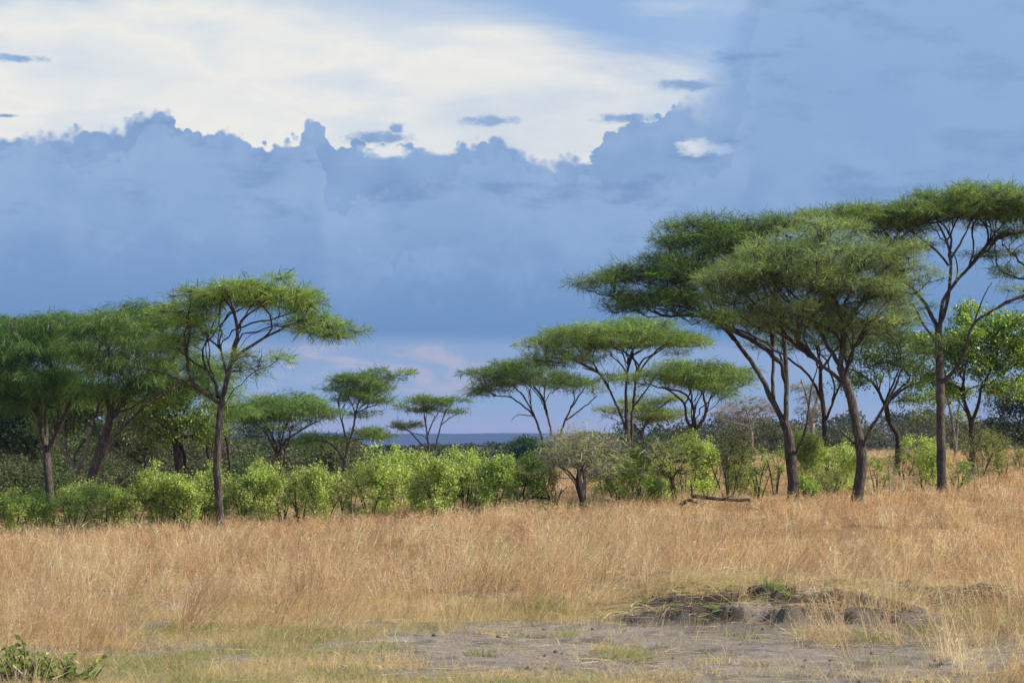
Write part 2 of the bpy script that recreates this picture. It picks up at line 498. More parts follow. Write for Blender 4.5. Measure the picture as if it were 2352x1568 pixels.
tree('acacia_tree', 'massive leaning thorn tree with a wide dark crown behind the slender forked tree', 82,
     [([(212, 1112), (222, 1060), (243, 996), (254, 950)], 17, 10),
      ([(254, 955), (262, 925), (290, 895), (330, 860)], 8, 4),
      ([(250, 965), (285, 920), (315, 888), (365, 845), (400, 820)], 8, 3.5),
      ([(220, 1100, -.4), (256, 1024, -.8), (292, 983, -1.0), (330, 950, -1.2)], 8, 4),
      ([(232, 1010), (211, 983, .3), (185, 968, .5), (160, 965, .6)], 7, 2.5),
      ([(253, 950), (250, 905), (258, 860), (262, 820)], 7, 3)],
     [(300, 722, 95, 20, 0, 2.2), (375, 722, 70, 20, .4, 1.6), (250, 755, 80, 32, 0, 2.0), (330, 775, 90, 36, -1, 1.8),
      (230, 820, 75, 44, -1, 1.6), (310, 845, 80, 46, -1.2, 1.8), (390, 830, 75, 40, -.4, 1.5), (455, 850, 60, 34, .8, 1.4),
      (380, 885, 60, 28, 0, 1.3), (250, 890, 60, 26, -.6, 1.2), (490, 890, 42, 38, 2.0, 1.2), (330, 915, 60, 26, .6, 1.3), (200, 900, 50, 26, .4, 1.2), (530, 930, 34, 34, 2.5, 1.1), (430, 880, 50, 24, 1.2, 1.2)],
     3, group=G_AC, green=(0.075, 0.14, 0.035), alt=(0.16, 0.23, 0.05), altp=.2, per=72, dens=2.5, droop=.75, spread=.6, llen=.5, ntw=5, upw=.15)
tree('leafy_tree', 'round leafy tree with a stout black trunk under the big leaning thorn tree', 92,
     [([(414, 1105), (408, 1050), (402, 1006)], 13, 10),
      ([(402, 1010), (420, 1004), (441, 1001), (455, 985)], 6, 3),
      ([(402, 1008), (396, 975), (385, 940)], 7, 3), ([(425, 1100, .3), (422, 1050, .3), (412, 1015, .2)], 6, 4),
      ([(402, 1000), (420, 950), (440, 910)], 5, 2)],
     [(380, 930, 60, 40), (440, 905, 50, 44), (450, 960, 38, 26), (345, 950, 42, 26), (415, 975, 40, 14), (370, 1000, 40, 18), (470, 1000, 36, 20)],
     4, 'broad', G_BK, green=(0.09, 0.145, 0.03), alt=(0.20, 0.26, 0.05), bark=M_BARK_BLACK, per=75, dens=2.4, lsize=.13, spread=.6)
tree('leafy_tree', 'thin twisted leafy tree half hidden right behind the slender forked tree', 98,
     [([(490, 1110), (486, 1065), (476, 1035), (480, 1005)], 6, 4), ([(528, 1095, .4), (524, 1050, .4), (519, 1015, .3), (512, 985)], 5, 3)],
     [(480, 985, 45, 26), (515, 975, 40, 30), (500, 940, 45, 25)],
     5, 'broad', G_BK, green=(0.085, 0.125, 0.03), alt=(0.16, 0.2, 0.05), bark=M_BARK_BLACK, per=60, dens=2, lsize=.13)
tree('pale_tree', 'pale grey forked trunk tree between the two big left thorn trees', 112,
     [([(178, 1115), (176, 1085), (172, 1072)], 15, 11), ([(172, 1075), (158, 1050), (147, 1030), (134, 1005), (125, 980)], 8, 4),
      ([(178, 1076), (189, 1060), (206, 1030), (210, 999), (220, 965)], 9, 4), ([(150, 1036), (152, 1010), (148, 985)], 5, 3)],
     [(150, 955, 70, 34), (225, 935, 70, 40), (110, 975, 50, 26), (170, 915, 90, 36), (290, 940, 60, 44), (250, 990, 40, 26)],
     6, 'broad', G_BK, green=(0.085, 0.13, 0.035), alt=(0.16, 0.2, 0.05), bark=M_BARK_PALE, per=60, dens=1.5, lsize=.16, spread=.7)
tree('woodland_tree', 'dark green tree filling the left edge of the photo below the big thorn crown', 128,
     [([(70, 1118), (78, 1062), (86, 1020)], 10, 7), ([(80, 1050), (50, 1010), (30, 970)], 6, 3)],
     [(75, 990, 70, 40), (20, 960, 60, 60), (20, 1040, 45, 40), (110, 1040, 40, 20), (-30, 1000, 40, 60), (40, 910, 70, 40), (130, 960, 60, 40), (110, 900, 80, 40)],
     7, 'broad', G_BK, green=(0.04, 0.075, 0.03), alt=(0.09, 0.13, 0.04), per=62, dens=1.2, lsize=.2, spread=.85)
tree('woodland_tree', 'straight grey trunk tree with thin brownish foliage left of the stout black trunk', 108,
     [([(336, 1110), (335, 1050), (334, 995), (330, 950)], 9, 5), ([(334, 1000), (350, 960), (365, 930)], 4, 2), ([(334, 1010), (315, 980), (300, 950)], 4, 2)],
     [(330, 965, 60, 34), (300, 1010, 45, 24), (365, 1020, 40, 24), (280, 960, 40, 30), (330, 1045, 50, 22), (270, 1030, 36, 24)],
     8, 'broad', G_BK, green=(0.07, 0.085, 0.035), alt=(0.12, 0.11, 0.05), per=45, dens=1.6, lsize=.14, spread=.7, ntw=14)
tree('woodland_tree', 'low spreading tree with reddish stem between grey trunk and stout black trunk', 118,
     [([(376, 1112), (378, 1062), (392, 1035)], 6, 4), ([(377, 1075), (360, 1055), (345, 1040)], 4, 2)],
     [(385, 1030, 50, 24), (345, 1040, 40, 22), (440, 1035, 42, 24)],
     9, 'broad', G_BK, green=(0.06, 0.08, 0.035), alt=(0.1, 0.1, 0.04), per=40, dens=1.4, lsize=.14, spread=.7, ntw=12)

# ---- middle distance, left of the gap
tree('acacia_tree', 'dome-crowned thorn tree just right of the slender forked tree, thin split trunk', 104,
     [([(655, 1135), (650, 1095), (643, 1059), (639, 1048)], 7.5, 5.5), ([(639, 1049), (625, 1019), (610, 990), (590, 972)], 4.5, 2),
      ([(640, 1048), (650, 1019), (686, 990), (722, 969)], 4.5, 2), ([(645, 1030), (650, 1000), (655, 970)], 3, 1.6)],
     [(643, 928, 105, 22, 0, 2.4), (610, 950, 80, 26, -.8, 2), (690, 945, 75, 24, 0, 2), (560, 965, 42, 22, 0, 1.2), (738, 952, 36, 24, 0, 1.2),
      (645, 978, 55, 22, -1, 1.2), (590, 990, 40, 16, 0, 1)],
     10, group=G_AC, green=(0.085, 0.145, 0.04), alt=(0.15, 0.21, 0.06), per=66, dens=2.0, droop=.35, lw=.045, llen=.5, spread=.7, ntw=5)
tree('acacia_tree', 'tiered thorn tree rising to a thin point at upper right, left of the gap', 122,
     [([(790, 1100), (794, 1060), (799, 1019)], 7, 4.5), ([(799, 1022), (790, 983), (783, 954), (778, 920)], 3.5, 1.6),
      ([(800, 1020), (812, 983), (819, 947), (832, 905)], 4, 1.8), ([(792, 1070), (783, 1048), (758, 1019), (735, 1012)], 4.5, 2),
      ([(818, 950), (845, 935), (870, 928)], 2, 1.2), ([(803, 1010), (830, 1008), (860, 1003)], 2.2, 1.2)],
     [(838, 880, 70, 14, 0, 2), (893, 862, 42, 7, 0, 1), (808, 873, 42, 10, 0, 1.4), (772, 897, 40, 13, 0, 1.4), (812, 915, 45, 20, 0, 1.5),
      (870, 925, 36, 9, 0, 1.2), (850, 900, 50, 12, .5, 1.4), (855, 1001, 50, 13, 1.5, 1.6), (738, 1012, 60, 16, 1, 1.6), (840, 955, 28, 10, 0, .9)],
     11, group=G_AC, green=(0.085, 0.14, 0.04), alt=(0.14, 0.2, 0.05), per=60, dens=2.0, lw=.05, llen=.5, spread=.62, ntw=5, thick=.14)
tree('acacia_tree', 'smallest open-armed thorn tree, standing in the valley gap before the blue ridge', 150,
     [([(988, 1075), (985, 1055), (985, 1026)], 5, 3.5), ([(985, 1030), (981, 997), (976, 954), (974, 930)], 3, 1.4), ([(986, 1040), (967, 1019), (938, 987), (909, 979)], 3, 1.2),
      ([(993, 1075), (999, 1048), (1006, 1005), (1021, 954), (1035, 933)], 3.2, 1.3), ([(982, 1000), (995, 965), (1012, 938)], 2.2, 1.2), ([(1014, 975), (1035, 958), (1052, 950)], 1.8, 1)],
     [(977, 925, 44, 7, 0, 1.8), (927, 941, 24, 4, 0, 1), (1042, 924, 24, 5, 0, 1), (1050, 948, 20, 7, 0, .9), (924, 978, 34, 6, 0, 1.3), (1012, 935, 24, 6, 0, 1), (985, 945, 24, 5, .6, .8)],
     12, group=G_AC, green=(0.085, 0.135, 0.04), alt=(0.14, 0.19, 0.05), per=60, dens=2.2, lw=.055, llen=.5, spread=.55, ntw=6, thick=.12)

# ---- middle distance, right of the gap
tree('acacia_tree', 'thorn tree with three splayed bare stems, leftmost tree on the right side of the gap', 116,
     [([(1264, 1095), (1260, 1050), (1250, 1019)], 6, 4), ([(1250, 1020), (1229, 961), (1207, 936), (1171, 911), (1130, 908)], 3.6, 1.5),
      ([(1268, 1060, .5), (1267, 1001, .5), (1258, 954, .5), (1247, 911, .5), (1225, 885, .5)], 4, 1.6),
      ([(1270, 1080, -.4), (1294, 975, -.6), (1319, 925, -.8), (1344, 889, -1)], 3.6, 1.5), ([(1300, 965, -.6), (1340, 935, -1), (1370, 910, -1.4)], 2.4, 1.2),
      ([(1225, 955), (1190, 952), (1175, 965)], 1.6, .8)],
     [(1142, 860, 70, 16, 0, 2), (1125, 900, 52, 15, 0, 1.4), (1195, 842, 65, 13, 0, 2), (1225, 868, 70, 22, 0, 2), (1300, 880, 60, 22, -1, 1.6), (1165, 880, 60, 14, 0, 1.6), (1350, 895, 40, 18, -1, 1.2)],
     13, group=G_AC, green=(0.075, 0.125, 0.035), alt=(0.13, 0.18, 0.05), per=60, dens=2.0, lw=.045, llen=.5, spread=.6, ntw=7, thick=.15, droop=.2)
tree('acacia_tree', 'bright green flat-crowned thorn tree on twin upright trunks, middle of the right group', 100,
     [([(1446, 1060), (1442, 1000), (1438, 947)], 8, 6), ([(1438, 950), (1439, 889), (1445, 831), (1455, 800)], 5, 2.2),
      ([(1450, 1055, .3), (1452, 983, .3), (1454, 939, .3), (1463, 875, .4), (1484, 831, .5), (1515, 805, .8)], 5.5, 2),
      ([(1436, 985), (1427, 957), (1405, 907), (1376, 860), (1337, 845)], 4.5, 1.8), ([(1442, 860), (1425, 835), (1400, 812)], 3, 1.5),
      ([(1455, 935, .3), (1480, 900, -.5), (1500, 870, -1)], 3, 1.5)],
     [(1391, 768, 130, 22, 0, 2.6), (1265, 800, 60, 22, 0, 1.6), (1300, 828, 75, 22, -.5, 1.8), (1517, 782, 80, 24, 0, 2), (1440, 785, 105, 24, -1, 2),
      (1480, 748, 65, 14, 0, 1.8), (1350, 790, 90, 18, 1, 2), (1425, 872, 42, 15, -1.4, 1.2), (1570, 790, 50, 26, 0, 1.5)],
     14, group=G_AC, green=(0.115, 0.175, 0.045), alt=(0.2, 0.26, 0.07), altp=.25, per=56, dens=2.0, lw=.042, llen=.5, spread=.68, ntw=6, droop=.15)
tree('acacia_tree', 'yellowish low thorn tree seen behind the twin-trunk thorn tree', 142,
     [([(1468, 1060), (1470, 1022), (1477, 983)], 7, 5), ([(1477, 985), (1502, 947), (1538, 918)], 4, 2), ([(1474, 995), (1450, 970), (1430, 955)], 3, 1.5)],
     [(1517, 955, 55, 16, 0, 2), (1427, 947, 45, 18, 0, 1.8), (1545, 922, 28, 16, 0, 1.2), (1480, 930, 45, 14, 0, 1.6), (1500, 970, 50, 10, 1, 1.5)],
     15, group=G_AC, green=(0.13, 0.17, 0.04), alt=(0.2, 0.22, 0.06), per=52, dens=1.6, lw=.055, llen=.5, spread=.75)
tree('acacia_tree', 'compact thorn tree on a Y-shaped dark trunk right of the twin-trunk tree', 92,
     [([(1597, 1055), (1596, 1019), (1594, 990)], 8, 6.5), ([(1594, 992), (1578, 965), (1573, 925), (1549, 903), (1525, 885)], 5, 2),
      ([(1595, 992), (1614, 965), (1621, 939), (1614, 907), (1610, 885)], 5.5, 2.5), ([(1573, 928), (1585, 905), (1590, 880)], 3, 1.5)],
     [(1625, 868, 95, 22, 0, 2.2), (1517, 862, 52, 15, 0, 1.4), (1700, 862, 34, 20, 0, 1.2), (1589, 848, 80, 14, 0, 1.8), (1465, 878, 32, 8, 0, .9), (1640, 890, 70, 18, -1, 1.4), (1560, 880, 50, 14, 0, 1.2)],
     16, group=G_AC, green=(0.105, 0.165, 0.045), alt=(0.18, 0.24, 0.06), altp=.2, per=58, dens=2.3, lw=.04, llen=.48, spread=.6, droop=.35, ntw=5)
tree('bare_tree', 'grey nearly leafless tree in the distance between the Y-trunk tree and the big right group', 165,
     [([(1725, 1070), (1727, 1005), (1722, 975)], 5, 3.5), ([(1722, 978), (1700, 955), (1675, 945)], 3, 1.3), ([(1723, 975), (1740, 950), (1760, 930)], 3, 1.3), ([(1722, 975), (1715, 945), (1705, 920)], 2.6, 1.2)],
     [(1713, 935, 60, 24, 0, 2.5), (1670, 955, 38, 18, 0, 1.6), (1755, 950, 34, 22, 0, 1.6)],
     17, 'bare', G_BK, green=(0.12, 0.125, 0.07), alt=(0.15, 0.14, 0.1), bark=M_BARK_PALE, twig=M_TWIG_GREY, per=14, dens=1.8, lw=.04, spread=.8, ntw=22)

# ---- the big right group
tree('acacia_tree', 'big thorn tree whose wing of foliage reaches farthest left, on a trunk split into limbs', 74,
     [([(1823, 1145), (1817, 1059), (1810, 995), (1799, 968)], 17, 13),
      ([(1799, 970), (1772, 911), (1742, 847), (1713, 803), (1673, 744), (1620, 700), (1560, 672)], 9.5, 3),
      ([(1803, 972), (1806, 926), (1806, 847), (1801, 778), (1785, 700), (1760, 640)], 9, 4),
      ([(1778, 925, .2), (1779, 870, .4), (1779, 800, .6), (1770, 730, .8), (1735, 650, 1.0)], 6, 3),
      ([(1822, 1050), (1846, 985, -.6), (1855, 896, -.9), (1870, 830, -1.2)], 4, 1.5),
      ([(1680, 752), (1630, 660, .6), (1560, 620, 1), (1480, 625, 1.2), (1420, 640, 1.2)], 4.5, 2),
      ([(1720, 640, 1), (1680, 600, 1), (1640, 560, 1)], 4, 2)],
     [(1400, 648, 72, 16, .8, 1.6), (1480, 628, 85, 20, .8, 1.8), (1545, 600, 75, 22, .8, 1.8), (1480, 682, 90, 14, 0, 1.6), (1570, 690, 80, 18, -.4, 1.6),
      (1609, 522, 78, 18, 1, 1.8), (1575, 555, 75, 20, 1, 1.8), (1660, 560, 80, 26, .5, 1.8), (1705, 525, 80, 20, 1, 2), (1780, 515, 80, 20, 1.2, 2),
      (1640, 620, 90, 30, -.4, 1.8), (1740, 580, 80, 30, .8, 1.8), (1430, 705, 60, 10, 0, 1.1), (1560, 640, 90, 26, .2, 1.8), (1760, 640, 90, 30, 1.2, 1.8), (1720, 740, 80, 22, .8, 1.5), (1520, 715, 60, 14, -.6, 1.2), (1640, 740, 50, 20, -.8, 1.2)],
     18, group=G_AC, green=(0.07, 0.12, 0.032), alt=(0.14, 0.2, 0.05), altp=.15, per=54, dens=3.4, spread=.52, llen=.42, lw=.03, ntw=9, thick=.15)
tree('acacia_tree', 'big feathery grey-green thorn tree on a curved leaning trunk, centre of the right group', 69,
     [([(1969, 1145), (1979, 1054), (1964, 960), (1949, 896), (1929, 840)], 17, 11.5),
      ([(1929, 842), (1937, 790), (1939, 739), (1909, 690), (1870, 650)], 9, 3.5),
      ([(1930, 842), (1905, 795), (1880, 740), (1835, 690)], 7, 3),
      ([(1942, 885), (1924, 865), (1875, 823), (1821, 778), (1770, 740)], 7, 2.5),
      ([(1979, 1042), (1993, 990, -.3), (2023, 936, -.5), (2047, 891, -.7), (2060, 850, -.8)], 6, 3),
      ([(1962, 1018), (1944, 1003, -.4), (1924, 989, -.6)], 4.5, 3.5),
      ([(1939, 745), (1975, 700), (2020, 660), (2070, 640)], 6, 2.5), ([(1912, 692), (1915, 640), (1900, 590)], 5, 2.5)],
     [(1811, 641, 115, 42, -.6, 2.0), (1715, 635, 72, 38, -.6, 1.6), (1700, 700, 80, 30, -.6, 1.5), (1910, 600, 125, 44, -.6, 2.2), (1885, 540, 85, 26, -.3, 1.8),
      (2030, 600, 85, 38, -.6, 1.8), (2092, 645, 48, 34, -.4, 1.3), (1975, 670, 100, 30, -.8, 1.8), (1810, 718, 85, 26, -.8, 1.5), (1950, 735, 75, 18, -.6, 1.3), (1760, 590, 60, 26, -1, 1.4), (1900, 660, 110, 30, -1.2, 1.6), (1660, 660, 60, 30, -1, 1.4), (1880, 720, 70, 24, .6, 1.4), (2030, 690, 70, 24, .4, 1.4), (1850, 760, 60, 22, -.8, 1.2), (2000, 750, 60, 22, -.9, 1.2), (1740, 745, 50, 22, -1, 1.1)],
     19, group=G_AC, green=(0.12, 0.165, 0.065), alt=(0.22, 0.27, 0.11), altp=.3, per=62, dens=3.7, spread=.5, llen=.38, lw=.026, ntw=6, thick=.2, upw=.55)
tree('acacia_tree', 'tallest thorn tree, flat crown over long bare grey limbs near the right edge', 80,
     [([(2163, 1120), (2161, 995), (2160, 896), (2157, 823), (2156, 749)], 14, 10),
      ([(2156, 755), (2126, 700), (2101, 660, .5), (2060, 610, .9), (2030, 560, 1.2)], 6.5, 2.5),
      ([(2156, 752), (2175, 690, -.2), (2180, 601, -.3), (2170, 552, -.3), (2150, 515, -.3)], 6.5, 2.5),
      ([(2158, 756), (2170, 690, .3), (2205, 641, .5), (2254, 591, .8), (2293, 547, 1), (2333, 518, 1)], 6.5, 2.5),
      ([(2165, 880), (2205, 823, -.5), (2224, 749, -.8), (2279, 710, -1), (2343, 682, -1.2)], 6, 2),
      ([(2179, 610), (2150, 575), (2110, 540, .3), (2070, 515, .5)], 4, 2), ([(2181, 600), (2205, 560), (2225, 520)], 4, 2),
      ([(2158, 800), (2125, 760, -.5), (2085, 700, -.8)], 4.5, 2), ([(2224, 752, -.8), (2240, 700, -1), (2262, 655, -1.2)], 3, 1.2)],
     [(2229, 456, 110, 20, 0, 2.4), (2205, 482, 130, 18, .5, 2.4), (2057, 492, 95, 17, .5, 2.2), (1945, 490, 70, 14, .8, 1.8), (2131, 500, 105, 17, 0, 2.2), (2328, 466, 65, 24, 0, 2),
      (2303, 500, 85, 16, .6, 2), (2400, 480, 70, 24, 0, 2), (2293, 590, 55, 10, 0, 1.2), (2323, 684, 38, 8, -1, .9), (2085, 715, 32, 34, -.8, .9), (2150, 800, 34, 34, -.3, .9), (2400, 530, 40, 12, 0, 1), (2045, 530, 80, 16, .4, 1.8), (2110, 560, 55, 14, .8, 1.2), (1990, 510, 80, 14, .2, 1.8), (2340, 545, 50, 16, .6, 1.4), (2345, 620, 40, 12, .6, 1)],
     20, group=G_AC, green=(0.095, 0.145, 0.04), alt=(0.18, 0.23, 0.06), altp=.2, per=64, dens=3.0, spread=.55, llen=.4, lw=.031, ntw=9, thick=.14)
tree('acacia_tree', 'dark-trunked thorn tree standing behind and between the two big middle trunks', 98,
     [([(1897, 1060), (1896, 1039), (1892, 951), (1885, 887), (1885, 830)], 9, 5), ([(1890, 925), (1860, 862), (1811, 818), (1790, 800)], 4.5, 2),
      ([(1896, 965), (1905, 940), (1924, 887), (1950, 850)], 4.5, 2), ([(1885, 835), (1870, 790), (1850, 765)], 3.5, 2), ([(1886, 850), (1920, 800), (1970, 775)], 3.5, 2)],
     [(1860, 760, 100, 20, 0, 2.2), (1975, 768, 90, 22, 0, 2.2), (2050, 745, 55, 24, 0, 1.6), (1790, 795, 60, 15, 0, 1.6), (1900, 800, 70, 14, 0, 1.4)],
     21, group=G_AC, green=(0.07, 0.115, 0.035), alt=(0.13, 0.17, 0.05), bark=M_BARK_BLACK, per=50, dens=1.8, lw=.04, llen=.5, spread=.65, ntw=9)
tree('pale_tree', 'pale grey stubby tree with a shaggy hanging head behind the big middle trunks', 135,
     [([(1862, 1070), (1866, 1015), (1864, 960)], 10, 7), ([(1864, 965), (1850, 900), (1840, 870)], 4, 2), ([(1865, 965), (1880, 910), (1895, 880)], 4, 2)],
     [(1865, 930, 26, 34, 0, 1.0), (1850, 890, 34, 20, 0, 1.0)],
     22, 'bare', G_BK, green=(0.1, 0.105, 0.06), alt=(0.14, 0.13, 0.08), bark=M_BARK_PALE, twig=M_TWIG_GREY, per=30, dens=4, lw=.04, spread=.5, ntw=16, droop=1.2)
tree('leafy_tree', 'small tree with a crooked black trunk and loose leaves, left of the tallest thorn tree', 106,
     [([(2060, 1072), (2063, 1005), (2044, 970), (2033, 926)], 9, 7.5), ([(2033, 930), (2013, 887), (1983, 857), (1960, 845)], 5, 2), ([(2034, 928), (2052, 911), (2082, 887), (2110, 880)], 5, 2),
      ([(2033, 925), (2050, 880), (2060, 850)], 4, 2), ([(2035, 935), (2020, 900), (2030, 860)], 3, 1.5)],
     [(2008, 825, 65, 34), (2082, 842, 55, 36), (1950, 885, 26, 22), (2040, 785, 65, 28), (2100, 880, 32, 20), (1980, 870, 40, 16), (2110, 800, 50, 40), (1960, 820, 40, 24), (2090, 920, 30, 24)],
     23, 'broad', G_BK, green=(0.075, 0.125, 0.03), alt=(0.15, 0.2, 0.04), bark=M_BARK_BLACK, per=62, dens=1.6, lsize=.13, spread=.65, ntw=8)
tree('leafy_tree', 'large bright leafy tree with a forked trunk beneath the tallest thorn crown', 98,
     [([(2233, 1060), (2232, 1000), (2231, 970)], 9, 8), ([(2231, 972), (2215, 921), (2203, 888), (2175, 880), (2150, 870)], 6.5, 3),
      ([(2232, 970), (2249, 926), (2256, 890), (2274, 860), (2290, 830)], 5.5, 2.5), ([(2210, 900), (2215, 860), (2225, 820)], 4.5, 2), ([(2256, 890), (2290, 870), (2320, 850)], 3.5, 2)],
     [(2250, 775, 75, 46), (2300, 750, 52, 44), (2316, 822, 48, 40), (2200, 825, 55, 38), (2236, 720, 42, 22), (2268, 890, 22, 26), (2190, 912, 22, 28), (2260, 840, 55, 30), (2370, 800, 60, 60), (2345, 740, 40, 30), (2130, 800, 44, 40), (2320, 890, 44, 30), (2150, 870, 40, 30), (2225, 780, 60, 40)],
     24, 'broad', G_BK, green=(0.11, 0.185, 0.03), alt=(0.28, 0.34, 0.06), altp=.28, bark=M_BARK_BLACK, per=80, dens=2.0, lsize=.14, spread=.62)
tree('pale_tree', 'thin twin grey stems close behind the tallest thorn trunk, leaves drooping on top', 120,
     [([(2196, 1060), (2194, 1029), (2186, 960), (2176, 915)], 6, 3), ([(2195, 1030), (2201, 960), (2205, 920)], 4, 2.5)],
     [(2170, 905, 36, 24), (2130, 915, 36, 22), (2205, 900, 34, 20), (2130, 960, 30, 24), (2210, 960, 26, 22)],
     25, 'broad', G_BK, green=(0.12, 0.16, 0.035), alt=(0.24, 0.28, 0.06), bark=M_BARK_PALE, per=46, dens=1.6, lsize=.14)
tree('woodland_tree', 'dark rounded tree at the far right edge behind the bright leafy tree', 135,
     [([(2345, 1060), (2342, 1020), (2335, 980)], 6, 4), ([(2338, 1000), (2310, 970), (2290, 950)], 3.5, 2)],
     [(2300, 925, 42, 36), (2345, 940, 42, 44), (2380, 920, 42, 56), (2290, 975, 34, 20), (2335, 895, 42, 26), (2320, 1000, 40, 24), (2370, 1000, 40, 30)],
     26, 'broad', G_BK, green=(0.035, 0.055, 0.03), alt=(0.09, 0.1, 0.06), per=46, dens=1.3, lsize=.18, spread=.8, ntw=12)
tree('woodland_tree', 'greyish twiggy tree at the right, between bright leafy tree and dark edge tree', 150,
     [([(2290, 1060), (2288, 1020), (2280, 985)], 5, 3.5), ([(2284, 1005), (2262, 985), (2245, 970)], 3, 1.5), ([(2282, 1000), (2305, 985), (2320, 970)], 3, 1.5)],
     [(2250, 985, 42, 22), (2300, 985, 36, 22), (2280, 960, 38, 20)],
     27, 'bare', G_BK, green=(0.07, 0.075, 0.05), alt=(0.1, 0.1, 0.07), per=20, dens=1.6, spread=.8, ntw=20, lw=.05)

# ---- the two small scrub trees among the shrubs
tree('scrub_tree', 'grey-green wiry small tree on a black twisted trunk in the middle of the shrub row', 66,
     [([(1338, 1152), (1326, 1115), (1330, 1080)], 7, 5.5), ([(1330, 1085), (1342, 1065), (1350, 1035)], 4.5, 1.8), ([(1326, 1108), (1308, 1085), (1285, 1070)], 4, 1.5), ([(1331, 1082), (1322, 1050), (1325, 1020)], 3.5, 1.5),
      ([(1348, 1062), (1375, 1045), (1400, 1035)], 2.8, 1.2), ([(1344, 1148, .3), (1343, 1110, .3), (1340, 1078, .3)], 3.5, 2.5)],
     [(1330, 1020, 75, 26, 0, 1.2), (1290, 1050, 45, 26, 0, 1), (1385, 1045, 48, 30, 0, 1), (1345, 1060, 60, 26, -.4, .9), (1385, 1090, 32, 22, 0, .8)],
     28, 'bare', 'small wiry scrub trees among the shrubs', gain=(1.55, 1.55, 1.65), green=(0.20, 0.215, 0.11), alt=(0.27, 0.27, 0.17), bark=M_BARK_BLACK, twig=M_TWIG_GREY, per=42, dens=8, lw=.026, llen=.16, spread=.42, ntw=12, thick=.3, upw=.4)
tree('scrub_tree', 'olive wiry small tree with a thin black stem, left of the fallen logs', 65,
     [([(1549, 1165), (1546, 1120), (1542, 1095)], 5, 3.5), ([(1542, 1098), (1560, 1075), (1572, 1055)], 2.6, 1.1), ([(1543, 1098), (1530, 1070), (1515, 1050)], 2.8, 1.1), ([(1556, 1162, .2), (1552, 1120, .2), (1546, 1095, .1)], 2.6, 2)],
     [(1535, 1050, 52, 28, 0, .9), (1570, 1075, 28, 20, 0, .6), (1505, 1080, 30, 22, 0, .7)],
     29, 'bare', 'small wiry scrub trees among the shrubs', gain=(1.2, 1.2, 1.2), green=(0.19, 0.21, 0.07), alt=(0.25, 0.25, 0.1), bark=M_BARK_BLACK, per=44, dens=8, lw=.028, llen=.16, spread=.42, ntw=12, thick=.3)

